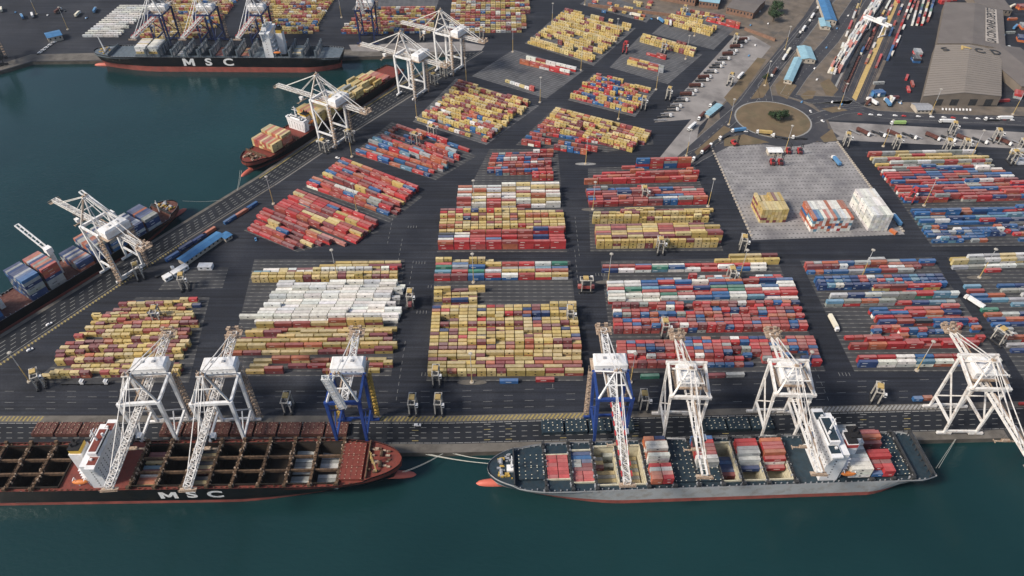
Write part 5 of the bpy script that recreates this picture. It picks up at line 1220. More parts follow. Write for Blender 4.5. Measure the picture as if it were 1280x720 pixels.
CARS = [(CW, 522, 532, 8, 0, 'white van-like car on the near quay road, centre'), (CW, 62, 406, 10, -6, 'white car on the diagonal quay road'), (CW, 422, 198, 5, 1, 'white car beside the far end of the diagonal red block'), (CW, 38, 438, 8, -4, 'grey-white car by the hatch line at lower left'),
        (CW, 1013, 140, 2, 3, 'white car on the right of the roundabout'), (CW, 1028, 152, 3, 2, 'white car leaving the roundabout to the right'), (CW, 966, 170, 3, 1, 'white car between lorries below the roundabout'), (CW, 932, 165, 3, 0, 'white car behind the blue-boxed lorry'), (CB, 320, 300, 1, 4, 'small blue car at the head of the diagonal red block')]
for T, x, y, dx, dy, lb in CARS: put(T, x, y, x+dx, y+dy, lb)
for k in range(16): 
    q = k/15; put(CW if k % 3 else CD, 48+q*22+rnd.uniform(-1, 1), 68-q*16, 60+q*20, 66-q*16, f'{ORD[k]} parked car from the water in the row by the blue-roofed hut')
for k, (x, y) in enumerate(((1005, 62), (1018, 86), (1046, 36), (960, 30), (952, 44), (944, 57), (936, 70), (1060, 20), (1033, 60), (1021, 100), (1002, 128), (1040, 128), (1052, 131), (880, 20), (938, 32), (950, 15))): put(CW if k % 2 else CB, x, y, x+2, y-3, f'small car, {ORD[k]} of those dotted along the gate roads')
for k in range(14): put(CW if k % 4 else CR_, 1072+k*15+rnd.uniform(-3, 3), 143.5+k*.55, 1090+k*15, 144+k*.55, f'{ORD[k]} car from the left parked along the kerb before the sheds')
for k in range(9): put(CW, 1178+k*4.3, 137+.1*k, 1178+k*4.3, 130, f'{ORD[k]} white van from the left parked at the shed front')

# reach stackers with raised masts on the pale pad
def stacker():
    t = empty('reach_stacker'); b = MB(); b.box(-2, 2, -4, 3, .9, 2.6); b.box(-1.9, 1.9, -4.4, -2.2, 2.6, 3.2); b.build('body', ['redpaint'], t)
    m = MB(); 
    for sx in (-.7, .7): m.beam((sx, 3.4, .8), (sx, 4.4, 13), .5)
    for k in range(5): m.beam((-.7, 3.6+k*.2, 2+k*2.4), (.7, 3.6+k*.2, 2+k*2.4), .35)
    m.build('mast', ['dark'], t); c = MB(); c.box(-.9, .9, -1.4, .6, 2.6, 4.3); c.build('cab', ['glass'], t)
    wheels(t, (), 1)
    for sx in (-1.9, 1.9):
        for y in (-3, 2.2): w_ = MB(); w_.tube((sx-.4, y, .9), (sx+.4, y, .9), .9, 12); w_.build('wheel', ['black'], t)
    t['category'] = 'reach stacker'; t['group'] = 'container lift trucks on the pale pad'; return t
RS = stacker()
for k, (x, y, lb) in enumerate(((965, 205, 'front left'), (975, 205, 'front right'), (985, 191, 'back left'), (999, 191, 'back right'))): place(RS, k == 0, G(x, y), R(170), f'{lb} red lift truck of the four on the pale pad')
place(RS, False, G(918, 181), R(200), 'lift truck standing alone behind the left corner of the pale pad')
put(T3, 1045, 204, 1040, 198, 'blue tanker-like lorry alone on the pale pad'); put(T3, 1120, 278, 1117, 274, 'blue and white lorry beside the white stack'); 
p_ = G(1116, 291); stack(p_.x, p_.y, R(120), 6.06, 'O', block='front right corner of the pale pad', row=('cr', 0, 0), ri=0, slot=0)
# concrete blocks edging the pale pad
kbm = MB(); kbm.hexa([(-.9, -.8, 0), (.9, -.8, 0), (.9, .8, 0), (-.9, .8, 0)], [(-.7, -.6, 1), (.7, -.6, 1), (.7, .6, 1), (-.7, .6, 1)]); kb0 = kbm.build('concrete_barrier', ['wall']); first = True
for (a, b, n, w_) in (((890, 186), (941, 299), 30, 'left edge of the pale pad'), ((1047, 178), (1131, 292), 46, 'right edge of the pale pad'), ((864, 203), (905, 172), 30, 'roadside beside the lorry queue')):
    A, B_ = G(*a), G(*b)
    for i in range(n):
        o = kb0 if first else kb0.copy(); 
        if not first: COL.objects.link(o)
        first = False; o.location = A.lerp(B_, i/n); tag(o, f'white concrete barrier block in the line along the {w_}', 'barrier', 'barrier blocks on the ' + w_)

# ------------------------------------------------------------------ buildings
def building(name, label, a, b, depth, h, roofm, wallm='wall', gable=True, rise=1.6, windows=True, cat='building', eave=.6, rib=0, flip=False):
    "a-b is the camera-side base line, depth goes away from it"
    A, B_ = G(*a), G(*b); d = B_-A; L = d.length; an = math.atan2(d.y, d.x)
    t = empty(name, (A.x, A.y, .1), an); tag(t, label, cat)
    w_ = MB(); w_.box(0, L, 0, depth, 0, h)
    if gable:
        if not flip:
            for x in (0, L): w_.add([(x, 0, h), (x, depth, h), (x, depth/2, h+rise)], [(0, 1, 2)])
        else:
            for y in (0, depth): w_.add([(0, y, h), (L, y, h), (L/2, y, h+rise)], [(0, 1, 2)])
    wo_ = w_.build('wall', [wallm], t)
    r = MB(); e = eave; k = e*rise/((depth if not flip else L)/2)
    if gable and not flip:
        r.hexa([(-e, -e, h-k), (L+e, -e, h-k), (L+e, depth/2, h+rise), (-e, depth/2, h+rise)], [(-e, -e, h-k+.25), (L+e, -e, h-k+.25), (L+e, depth/2, h+rise+.25), (-e, depth/2, h+rise+.25)])
        r.hexa([(-e, depth/2, h+rise+.001), (L+e, depth/2, h+rise+.001), (L+e, depth+e, h-k), (-e, depth+e, h-k)], [(-e, depth/2, h+rise+.251), (L+e, depth/2, h+rise+.251), (L+e, depth+e, h-k+.25), (-e, depth+e, h-k+.25)])
        if rib:
            n = int(L/rib)
            for i in range(n+1):
                x = i*L/n; r.beam((x, -e, h-k+.33), (x, depth/2, h+rise+.33), .25, .2, 1); r.beam((x, depth/2, h+rise+.33), (x, depth+e, h-k+.33), .25, .2, 1)
    elif gable:
        r.hexa([(-e, -e, h-k), (L/2, -e, h+rise), (L/2, depth+e, h+rise), (-e, depth+e, h-k)], [(-e, -e, h-k+.25), (L/2, -e, h+rise+.25), (L/2, depth+e, h+rise+.25), (-e, depth+e, h-k+.25)])
        r.hexa([(L/2, -e, h+rise+.001), (L+e, -e, h-k), (L+e, depth+e, h-k), (L/2, depth+e, h+rise+.001)], [(L/2, -e, h+rise+.251), (L+e, -e, h-k+.25), (L+e, depth+e, h-k+.25), (L/2, depth+e, h+rise+.251)])
        if rib:
            n = int(depth/rib)
            for i in range(n+1):
                y = i*depth/n; r.beam((-e, y, h-k+.35), (L/2, y, h+rise+.35), .45, .25, 1); r.beam((L/2, y, h+rise+.35), (L+e, y, h-k+.35), .45, .25, 1)
    else: r.box(-e, L+e, -e, depth+e, h+.002, h+.35)
    r.build('roof', [roofm, 'shedrib' if rib else roofm], t)
    if windows:
        n = max(2, int(L/4))
        for i in range(n): x = (i+.5)*L/n; g = MB(); g.box(x-.8, x+.8, -.06, -.01, h*.45, h*.8); g.build('window', ['glass'], t)
    return t, L, depth
M['shedroof'] = mat('ribbed_grey_roof', (.23, .205, .18), .8, .12, .05, dirt=(.20, .175, .15), dirt_amt=.5, dscale=.05)
M['shedroof2'] = mat('weathered_grey_roof', (.15, .135, .125), .8, .15, .05, dirt=(.12, .105, .10), dirt_amt=.6, dscale=.04)
M['shedrib'] = mat('roof_rib', (.19, .17, .15), .8, .1, .3)
M['shedwall'] = mat('shed_wall', (.19, .16, .13), .85, .15, .1)
# big sheds
def bigshed(label, c4, h, rise, roofm, ribn, ridge_from=None):
    "c4: base corners FL FR BR BL in photo pixels"
    P = [G(*p) for p in c4]; t = empty('warehouse', (P[0].x, P[0].y, .1), 0); tag(t, label, 'warehouse', 'grey port sheds'); Q = [p-P[0] for p in P]
    z = Vector((0, 0, h)); mF = (Q[0]+Q[1])/2+Vector((0, 0, h+rise)); mB = (Q[2]+Q[3])/2+Vector((0, 0, h+rise))
    w_ = MB(); w_.add([Q[0], Q[1], Q[2], Q[3], Q[0]+z, Q[1]+z, Q[2]+z, Q[3]+z, mF, mB], [(0, 1, 5, 8, 4), (1, 2, 6, 5), (2, 3, 7, 9, 6), (3, 0, 4, 7)])
    w_.build('wall', ['shedwall'], t)
    r = MB(); e = Vector((0, 0, .3))
    for (a, b, c, d) in ((Q[0]+z, mF, mB, Q[3]+z), (mF, Q[1]+z, Q[2]+z, mB)): r.hexa([a, b, c, d], [a+e, b+e, c+e, d+e])
    for i in range(ribn+1):
        f = i/ribn
        a, b, c = (Q[0]+z).lerp(Q[3]+z, f), mF.lerp(mB, f), (Q[1]+z).lerp(Q[2]+z, f); u = Vector((0, 0, .45)); r.beam(a+u, b+u, .5, .25, 1); r.beam(b+u, c+u, .5, .25, 1)
    r.build('roof', [roofm, 'shedrib'], t)
    dr = MB(); F = (Q[1]-Q[0])
    for f in (.18, .38, .62, .82):
        p = Q[0]+F*f-Vector((0, .08, 0)); q = p+F*.10; dr.add([p, q, q+Vector((0, 0, h*.7)), p+Vector((0, 0, h*.7))], [(0, 1, 2, 3)])
    dr.build('door', ['dark'], t)
    return t, Q, mF, mB
s1, Q1, mF1, mB1 = bigshed('nearer big shed with pale ribbed roof and four dark letters across its back edge', ((1149, 132), (1246, 132), (1247, 75), (1165, 67)), 10, 4, 'shedroof', 22)
s2, Q2, mF2, mB2 = bigshed('farther big shed with smooth darker roof and a pale lettered panel', ((1167, 65), (1252, 73), (1249, 22), (1177, 13)), 10, 3.5, 'shedroof2', 0 or 1)
def roof_text(t, body, a, b, c, d, size, m, name, su, sv, rot90=False, sx=1.0):
    "text lying on roof plane a(front-left) b(front-right) d(back-left): su,sv = 0..1 position"
    ex = (b-a).normalized(); ey = (d-a); ey = (ey-ex*ey.dot(ex)).normalized(); ez = ex.cross(ey)
    p = a+(b-a)*su+(d-a)*sv+ez*.75
    if rot90: ex, ey = ey, -ex
    o = text(body, name, size, m, t, (0, 0, 0), (0, 0, 0), extr=.03, off=.02*size)
    Mx = Matrix((ex*sx, ey, ez)).transposed().to_4x4(); Mx.translation = p; o.matrix_local = Mx; return o
z10 = Vector((0, 0, 10.3))
for ch, su, half in (('S', .30, 0), ('A', .82, 0), ('C', .30, 1), ('D', .78, 1)):
    e = Vector((0, 0, .3))
    if half == 0: roof_text(s1, ch, Q1[0]+z10, mF1+e, None, Q1[3]+z10, 15, 'dark' if ch != 'A' else 'mast', 'roof_letter', su, .87, sx=1.1)
    else: roof_text(s1, ch, mF1+e, Q1[1]+z10, None, mB1+e, 15, 'dark', 'roof_letter', su, .87, sx=1.1)
e = Vector((0, 0, .3)); a, b, d = mF2+e, Q2[1]+z10, mB2+e
pn = MB(); ex = (b-a); ey = (d-a); nz_ = ex.cross(ey).normalized()*.25
P4 = [a+ex*.38+ey*.10+nz_, a+ex*.78+ey*.10+nz_, a+ex*.72+ey*.92+nz_, a+ex*.36+ey*.92+nz_]; pn.hexa(P4, [p+nz_*.4 for p in P4]); pn.build('sign_panel', [mat('pale_sign_panel', (.42, .38, .34), .8, .1, .2)], s2)
e1 = ((P4[3]+P4[2])-(P4[0]+P4[1])).normalized(); nn_ = nz_.normalized(); e2 = nn_.cross(e1).normalized(); ctr_ = sum(P4, Vector())/4+nn_*.3
o = text('SA CONTAINER DEPOTS', 'sign_lettering', 14, 'dark', s2, (0, 0, 0), (0, 0, 0), extr=.03, off=.25)
Mx = Matrix((e1*.72, e2, nn_)).transposed().to_4x4(); Mx.translation = ctr_; o.matrix_local = Mx
building('warehouse', 'grey shed cut off by the right edge', (1272, 118), (1330, 118), 95, 9, 'shedroof2', 'shedwall', rise=3, windows=False, cat='warehouse', flip=True)
building('gate_building', 'long gate building with pale blue roof, nearest to the roundabout', (979, 104), (989, 106), 62, 4, 'rooflight', rise=1.2, flip=True)
building('gate_building', 'wider gate building with pale blue roof behind the nearest one', (1001, 79), (1018, 80), 34, 5, 'rooflight', rise=1.5, flip=True)
building('gate_building', 'small light blue roofed building farther up the rail side', (1025, 37), (1037, 38), 26, 4, 'rooflight', rise=1.2, flip=True)
building('gate_building', 'long bright blue roofed building at the top beside the rails', (1030, 31), (1044, 32), 80, 6, 'roofblue', rise=1.5, flip=True)
building('kiosk', 'long low blue-canopied bus stop on the left of the roundabout', (886, 148), (902, 135), 6, 3, 'rooflight', rise=.5)
building('office', 'small office with blue roof by the parked cars at the basin corner', (62, 54), (80, 50), 18, 6, 'roofblue', rise=1.5)
building('office', 'long narrow blue-roofed office beside the diagonal quay', (233, 333), (281, 299), 8, 4, 'roofblue', rise=.8)
building('office', 'short blue-roofed cabin at the end of the long quay office', (283, 303), (291, 298), 7, 3.5, 'roofblue', rise=.5)
for k, (x, y, x2, y2, w_) in enumerate(((219, 347, 237, 336, 'largest white cabin in front of the long blue-roofed office'), (208, 353, 217, 348, 'small white cabin left of the others by the quay office'), (248, 338, 265, 338, 'white cabin under the mast beside the quay office'))): building('site_cabin', w_, (x, y), (x2, y2), 5, 3, 'cleanwhite', 'cleanwhite', gable=False, eave=.1)
pad([(198, 362), (278, 360), (286, 334), (220, 334)])
building('warehouse', 'brown brick warehouse with grey roof at the top, right of centre', (907, 17), (940, 24), 50, 8, 'shedroof2', 'brick', rise=2, cat='warehouse', flip=False)
building('warehouse', 'blue-roofed open shed at the top behind the boundary wall', (873, 9), (897, 12), 40, 8, 'rooflight', 'brick', rise=2, cat='warehouse')
building('warehouse', 'long brick building at the top edge behind the boundary wall', (800, -4), (868, 8), 30, 9, 'shedroof2', 'brick', rise=2, cat='warehouse')
building('warehouse', 'low shed beyond the depot yard at the upper right', (1222, 18), (1262, 20), 60, 7, 'shedroof2', 'shedwall', rise=2, cat='warehouse')
for k, (x, y, x2, y2, rf) in enumerate(((1145, 142, 1165, 142, 'steelgrey'),)): building('site_cabin', 'arched grey cabin on the verge in front of the sheds', (x, y), (x2, y2), 14, 4, rf, 'wall', rise=1.5)
building('bus_shelter', 'white canopy standing behind the lift trucks on the pale pad', (960, 195), (977, 195), 8, 4, 'cleanwhite', 'wall', rise=.6)
building('brick_wall', 'long boundary wall behind the far yellow rows', (735, 8), (862, 24), 2, 3, 'brick', 'brick', gable=False, windows=False, cat='wall', eave=.1)
building('brick_wall', 'red boundary wall running down to the road junction', (930, 38), (968, 52), 2, 3, 'brick', 'brick', gable=False, windows=False, cat='wall', eave=.1)
# ------------------------------------------------------------------ rail yard
rl = MB()
for k, (a, b) in enumerate((((1046, 112), (1096, -14)), ((1052, 113), (1104, -14)), ((1059, 114), (1112, -14)), ((1066, 118), (1121, -14)), ((1075, 122), (1129, -14)), ((1081, 124), (1137, -14)))):
    A, B_ = G(*a), G(*b); u = (B_-A).normalized(); n_ = Vector((-u.y, u.x, 0))*.75
    for s in (-1, 1): rl.beam(A+n_*s+Vector((0, 0, .12)), B_+n_*s+Vector((0, 0, .12)), .14, .2)
struct(rl.build('railway_track', ['rusty']))
pxsheet('rail_yard_paving', [(1036, 115), (1062, 132), (1083, 127), (1148, -20), (1090, -20), (1040, 95)], 'road', .028)
yk = pxsheet('yellow_crane_runway', [(1065, 122), (1070, 126), (1129, -10), (1123, -10)], 'mast', .09)
pxsheet('crane_runway', [(1041, 112), (1043.5, 113), (1080, 40), (1077, 40)], 'marking', .085)
pxsheet('rail_yard_verge', [(1081, 126), (1085, 128), (1108, 76), (1104, 75)], 'soil', .07)
def gantry(px, py, qx, qy):
    A, B_ = G(px, py), G(qx, qy); L = (B_-A).length; an = math.atan2((B_-A).y, (B_-A).x)
    t = empty('rail_gantry_crane', (A.x, A.y, 0), an); tag(t, 'white portal gantry crane straddling the rail yard sidings', 'crane')
    for x in (0, L):
        for y in (-5, 5): l = MB(); l.beam((x, y, 1), (x, y*.6, 14), 1.1); l.build('leg', ['cleanwhite'], t)
        s = MB(); s.beam((x, -7, 1), (x, 7, 1), 1.2); s.build('sill_beam', ['cleanwhite'], t)
    g = MB(); 
    for y in (-3, 3): g.beam((-8, y, 15), (L+6, y, 15), 1.2, 2)
    for k in range(12): x = -7+k*(L+12)/11; g.beam((x, -3, 15.6), (x, 3, 15.6), .4)
    g.build('bridge_girder', ['cleanwhite', 'yellowpaint'], t); c = MB(); c.box(L*.45, L*.45+8, -3.5, 3.5, 16.2, 20); c.build('trolley', ['cleanwhite'], t)
gantry(1083, 38, 1102, 46)
def wagon(load):
    t = empty('rail_wagon'); b = MB(); b.box(-9, 9, -1.3, 1.3, .9, 1.3); b.build('frame', ['coverred'], t)
    if load: l = MB(); l.box(-8.6, 8.6, -1.35, 1.35, 1.3, 3.0); l.build('hopper', [load], t)
    wheels(t, (-7, -5.5, 5.5, 7), .8, .45); t['category'] = 'wagon'; t['group'] = 'goods wagons in the rail yard'; return t
wg = wagon('dark'); wg2 = wagon(None)
for r, (a, b, n, T) in enumerate((((1058, 98), (1075, 60), 7, wg), ((1078, 62), (1096, 20), 9, wg), ((1085, 60), (1101, 22), 8, wg2), ((1056, 112), (1072, 75), 6, wg2))):
    for k in range(n):
        p = G(*a).lerp(G(*b), k/(n-1)); q = G(*b)-G(*a); first = T.name not in used; used.add(T.name)
        place(T, first, (p.x, p.y, .2), math.atan2(q.y, q.x), f'{ORD[k]} wagon from the near end of the {ORD[r]} short train in the sidings')
rq = random.Random(77); lab = 0
spots = [(1088+rq.uniform(-4, 4), 130+rq.uniform(-2, 2)) for _ in range(3)]+[(1108+rq.uniform(0, 34), 121+rq.uniform(0, 10)) for _ in range(6)]+[(770+i*14+rq.uniform(-4, 4), 14+i*3.4) for i in range(9)]+[(1255+rq.uniform(-4, 20), 10+i*13) for i in range(9)]+[(1226+rq.uniform(-6, 12), 4+i*3) for i in range(5)]+[(5+i*13+rq.uniform(-3, 3), 14+rq.uniform(-8, 10)) for i in range(10)]
for k, (x, y) in enumerate(spots):
    T = (T2, CW, T6, CD, T1, CB, T3)[k % 7]; zone = 'by the rail verge' if k < 3 else 'before the shed corner' if k < 9 else 'along the boundary wall' if k < 18 else 'in the far right depot' if k < 27 else 'at the top right' if k < 32 else 'in the upper left yard'
    kk = k if k < 3 else k-3 if k < 9 else k-9 if k < 18 else k-18 if k < 27 else k-27 if k < 32 else k-32
    put(T, x, y, x+rq.uniform(-5, 5), y-rq.uniform(1, 6), f'{ORD[kk]} of the vehicles standing {zone}')
# small heaps of clutter in the far yards
def tree(px, py, s, label, seed):
    g = G(px, py); t = empty('tree', (g.x, g.y, 0)); tag(t, label, 'tree'); r = random.Random(seed)
    tr = MB(); tr.tube((0, 0, 0), (.2, .1, s*.55), s*.05, 7, 0, s*.03)
    cl = []
    for k in range(9):
        a = k*2.4+r.random(); rad = s*r.uniform(.25, .62); z = s*r.uniform(.5, .95); p = Vector((math.cos(a)*rad, math.sin(a)*rad, z)); cl.append((p, s*r.uniform(.22, .36))); tr.tube((.1, .05, s*.3), p, s*.02, 5, 0, s*.006)
    cl.append((Vector((0, 0, s*.85)), s*.36)); tr.build('trunk', ['bark'], t)
    c = MB()
    for (p, rr_) in cl:
        for i in range(170):
            v = Vector((r.gauss(0, 1), r.gauss(0, 1), r.gauss(0, .8))).normalized()*rr_*r.uniform(.45, 1.1); q = p+v
            a = Vector((r.gauss(0, 1), r.gauss(0, 1), r.gauss(0, 1))).normalized(); b = a.cross(v.normalized()+Vector((.01, 0, 0))).normalized(); w_ = s*.045*r.uniform(.6, 1.4)
            c.add([q-a*w_, q+b*w_, q+a*w_, q-b*w_*.8], [(0, 1, 2, 3)])
    c.build('crown', ['leaf'], t)
tree(970, 151, 9.5, 'largest tree of the clump on the roundabout grass', 1); tree(979, 149, 8, 'smaller tree on the right of the roundabout clump', 2); tree(964, 148, 6, 'low bushy tree on the left of the roundabout clump', 6)
tree(969, 16, 13, 'round dark tree at the top beside the white house, upper one', 3); tree(966, 27, 13, 'round dark tree at the top, lower one of the pair', 4); tree(957, 99, 5, 'small dark tree by the mast above the roundabout', 5)

# ------------------------------------------------------------------ build the containers
me_cache = {}
def cmaterial():
    m = bpy.data.materials.new('container_paint'); m.use_nodes = True; n = m.node_tree.nodes; l = m.node_tree.links; b = n['Principled BSDF']
    at = n.new('ShaderNodeAttribute'); at.attribute_name = 'Col'; b.inputs['Roughness'].default_value = .55; b.inputs['Specular IOR Level'].default_value = .3
    geo = n.new('ShaderNodeNewGeometry'); nz = n.new('ShaderNodeTexNoise'); nz.inputs['Scale'].default_value = .35; nz.inputs['Detail'].default_value = 8; l.new(geo.outputs['Position'], nz.inputs['Vector'])
    mr = n.new('ShaderNodeMapRange'); mr.inputs[1].default_value = .3; mr.inputs[2].default_value = .7; mr.inputs[3].default_value = .82; mr.inputs[4].default_value = 1.12; l.new(nz.outputs[0], mr.inputs[0])
    vm = n.new('ShaderNodeVectorMath'); vm.operation = 'SCALE'; l.new(at.outputs['Color'], vm.inputs[0]); l.new(mr.outputs[0], vm.inputs['Scale'])
    n2 = n.new('ShaderNodeTexNoise'); n2.inputs['Scale'].default_value = .9; n2.inputs['Detail'].default_value = 8; l.new(geo.outputs['Position'], n2.inputs['Vector'])
    r2 = n.new('ShaderNodeMapRange'); r2.inputs[1].default_value = .56; r2.inputs[2].default_value = .70; r2.inputs[4].default_value = .28; l.new(n2.outputs[0], r2.inputs[0])
    mx = n.new('ShaderNodeMix'); mx.data_type = 'RGBA'; l.new(r2.outputs[0], mx.inputs[0]); l.new(vm.outputs[0], mx.inputs[6]); mx.inputs[7].default_value = (.15, .09, .06, 1); l.new(mx.outputs[2], b.inputs['Base Color'])
    return m
CM = cmaterial()
LOGO = dict(y=(.05, .04, .03), Y=(.05, .04, .03), m=(.35, .28, .25), r=(.75, .6, .55), R=(.65, .45, .42), o=(.55, .4, .35), O=(.3, .1, .05), b=(.6, .65, .7), B=(.55, .6, .65), w=(.08, .08, .10), W=(.12, .12, .12), g=(.6, .7, .6), c=(.8, .85, .9), s=(.1, .1, .12), k=(.7, .7, .7), G=(.1, .1, .1), p=(.8, .7, .6))
def cgeom(ln, c, near, seed=0):
    "list of (verts, faces, colours) of one container centred on its base; corner posts, rails, door end, side marks"
    r = random.Random(seed); col = Vector(C[c]); j = 1+r.uniform(-.2, .2); col = Vector((col.x*j*(1+r.uniform(-.05, .05)), col.y*j, col.z*j*(1+r.uniform(-.06, .06))))
    top = col.lerp(Vector((.45, .43, .40)), r.uniform(.05, .30)); V, F, K = [], [], []
    hx, hy, h = ln/2-.14, 1.22, 2.59
    def bx(x0, x1, y0, y1, z0, z1, cc, ct=None):
        k = len(V); V.extend([(x0, y0, z0), (x1, y0, z0), (x1, y1, z0), (x0, y1, z0), (x0, y0, z1), (x1, y0, z1), (x1, y1, z1), (x0, y1, z1)])
        for i, f in enumerate(((4, 5, 6, 7), (0, 1, 5, 4), (1, 2, 6, 5), (2, 3, 7, 6), (3, 0, 4, 7))): F.append(tuple(q+k for q in f)); K.append(ct if (ct is not None and i == 0) else cc)
    if near:
        bx(-hx+.05, hx-.05, -hy+.06, hy-.06, .1, h-.06, col, top)
        for sx in (-1, 1):
            for sy in (-1, 1): bx(sx*hx-(.16 if sx > 0 else 0), sx*hx+(.16 if sx < 0 else 0), sy*hy-(.16 if sy > 0 else 0), sy*hy+(.16 if sy < 0 else 0), 0, h, col*.8)
        for sy in (-1, 1):
            y0, y1 = (hy-.12, hy-.002) if sy > 0 else (-hy+.002, -hy+.12); bx(-hx+.16, hx-.16, y0, y1, h-.14, h-.003, col*.85); bx(-hx+.16, hx-.16, y0, y1, 0, .16, col*.7)
        for sx in (-1, 1): x0, x1 = (hx-.12, hx-.004) if sx > 0 else (-hx+.004, -hx+.12); bx(x0, x1, -hy+.16, hy-.16, h-.14, h-.003, col*.85)
        for y in (-.75, -.3, .3, .75): bx(hx-.05, hx+.0, y-.04, y+.04, .15, h-.15, Vector((.4, .4, .4)))
        n = int(ln/.6)
        for i in range(n):
            x = -hx+.35+i*(ln-.7)/(n-1); bx(x-.11, x+.11, -hy+.03, hy-.03, .2, h-.03, col*.93, top*.93)
    else: bx(-hx, hx, -hy, hy, 0, h, col, top)
    yel = c in 'yYm'; e = .012 if not near else .02
    for sy in (-1, 1):
        y = sy*(hy+e)
        if c in 'yYmwWG' : qs = [(-.55, .55, .9, 1.9)] if r.random() < .85 else []
        elif c in 'rRbBpkcgoOs' and r.random() < .75:
            x0 = r.uniform(-.3, .0)*ln; qs = [(x0-ln*.13, x0+ln*.16, 1.25, 1.85)]
        else: qs = []
        for (a, b_, z0, z1) in qs: k = len(V); V.extend([(a, y, z0), (b_, y, z0), (b_, y, z1), (a, y, z1)]); F.append((k, k+1, k+2, k+3) if sy < 0 else (k+3, k+2, k+1, k)); K.append(Vector(LOGO[c]))
    return V, F, K
def cmesh(name, V, F, K):
    me = bpy.data.meshes.new(name); me.from_pydata(V, [], F); at = me.color_attributes.new('Col', 'FLOAT_COLOR', 'CORNER'); buf = []
    for f, c in zip(F, K): buf += [c[0], c[1], c[2], 1]*len(f)
    at.data.foreach_set('color', buf); me.materials.append(CM); me.update(); return me
# which containers can be seen, nearest (largest) first
from collections import defaultdict
cell = defaultdict(list)
for b in BOX: cell[(int(b['x']//12), int(b['y']//12))].append(b)
def hidden(b):
    "covered by a container on top and by one in the row in front"
    cx, cy = int(b['x']//12), int(b['y']//12); top = b['t'] == b['n']-1; front = False
    if not top:
        for i in (-1, 0, 1):
            for j in (-1, 0, 1):
                for o in cell.get((cx+i, cy+j), ()):
                    if abs(o['x']-b['x']) < (o['ln']+b['ln'])/4 and .5 < b['y']-o['y'] < 4.6 and abs(o['z']-b['z']) < .5: front = True
    return (not top) and front
vis = []
for b in BOX:
    px, py, dep = proj((b['x'], b['y'], b['z']+1.3)); b['p'] = (px, py, dep)
    if -4 < px < 1284 and -4 < py < 722 and not hidden(b): vis.append(b)
vis.sort(key=lambda b: b['p'][2]/(b['ln'] ** .5))
near = vis[:300]; ids = set(id(b) for b in near); print('CONTAINERS', len(BOX), 'visible', len(vis), 'limit px', near[-1]['p'])
rowsof = defaultdict(list)
for b in near: rowsof[b['block']].append(b)
seen = {}
for blk, L_ in rowsof.items():
    rws = sorted(set(b['row'] for b in L_), key=lambda r_: -max(b['p'][1] for b in L_ if b['row'] == r_)); onship = 'ship' in blk or 'hold' in blk or 'stack' in blk or 'boom' in blk or 'reefer' in blk
    for ri, rw in enumerate(rws):
        R_ = [b for b in L_ if b['row'] == rw]; sl_ = sorted(set(round(b['p'][0]/4) if not rw[1] == 'ship' else b['slot'] for b in R_))
        for b in R_:
            s = sl_.index(round(b['p'][0]/4) if not rw[1] == 'ship' else b['slot']); n_t = b['n']
            tier = 'single' if n_t == 1 else ('top' if b['t'] == n_t-1 else ('bottom' if b['t'] == 0 else 'middle'))
            ln = 'long' if b['ln'] > 7 else 'short'
            if rw[1] == 'ship': side = '' if b['ln'] > 7 else (' left' if False else ''); pos_ = f'{ORD[min(s, 29)]} stack from quay'
            else: pos_ = f'{ORD[min(s, 29)]} from left, {ORD[min(ri, 29)]} row'
            lb = f"{CN[b['c']]} {ln} container, {tier} tier, {pos_}, {blk}"
            if rw[1] == 'ship': lb = f"{ln} {CN[b['c']]} container, {tier} tier, {pos_}, {blk}"
            b['label'] = lb; seen.setdefault(lb, []).append(b)
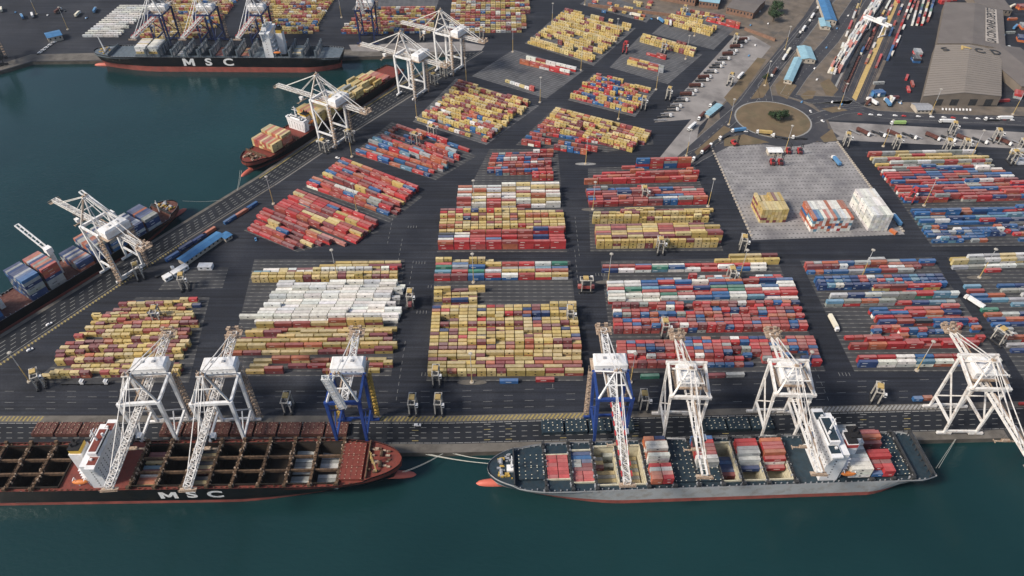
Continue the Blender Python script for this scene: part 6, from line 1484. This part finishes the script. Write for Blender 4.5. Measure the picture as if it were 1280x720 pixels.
for lb, L_ in seen.items():
    if len(L_) > 1:
        L_.sort(key=lambda b: (b['p'][0]))
        for k, b in enumerate(L_): b['label'] = ('left ', 'right ')[k]+lb if len(L_) == 2 else ORD[k]+' '+lb
for b in near:
    key = (b['ln'], b['c'], rnd.randint(0, 2))
    if key not in me_cache: me_cache[key] = cmesh('shipping_container', *cgeom(*key[:2], True, hash(key[1])+key[2]*7+int(key[0])))
    o = bpy.data.objects.new('shipping_container', me_cache[key]); COL.objects.link(o); o.location = (b['x'], b['y'], b['z']+.03); o.rotation_euler = (0, 0, b['a'])
    o['label'] = b['label']; o['category'] = 'shipping container'; o['group'] = 'shipping containers of the terminal'
V, F, K = [], [], []; k = 0
for i, b in enumerate(BOX):
    if id(b) in ids: continue
    v, f, c = cgeom(b['ln'], b['c'], False, i); ca, sa = math.cos(b['a']), math.sin(b['a']); x, y, z = b['x'], b['y'], b['z']+.03; n = len(V)
    V.extend([(x+p[0]*ca-p[1]*sa, y+p[0]*sa+p[1]*ca, z+p[2]) for p in v]); F.extend([tuple(q+n for q in g) for g in f]); K.extend(c)
o = bpy.data.objects.new('container_stacks', cmesh('container_stacks', V, F, K)); COL.objects.link(o); struct(o, 'stuff'); o['label'] = 'rows of stacked multicoloured containers filling the terminal beyond the nearest ones'; o['category'] = 'shipping containers'

for o in bpy.data.objects:
    if o.get('label') and len(str(o['label']).split()) > 16: print('long label', o['label'])
HAZE = 0.00003
if HAZE:
    hz = MB(); hz.box(-2600, 2600, -60, 3300, -12, 420); o = hz.build('haze', [])if False else None
    me = bpy.data.meshes.new('haze'); me.from_pydata(hz.v, [], hz.f); m = bpy.data.materials.new('haze_air'); m.use_nodes = True; n = m.node_tree.nodes; l = m.node_tree.links
    n.remove(n['Principled BSDF']); pv = n.new('ShaderNodeVolumePrincipled'); pv.inputs['Color'].default_value = (.80, .88, 1, 1); pv.inputs['Density'].default_value = HAZE; pv.inputs['Anisotropy'].default_value = .3
    l.new(pv.outputs[0], n['Material Output'].inputs['Volume']); me.materials.append(m); o = bpy.data.objects.new('haze', me); COL.objects.link(o); struct(o, 'stuff')
    S.cycles.volume_max_steps = 64; S.cycles.volume_bounces = 0
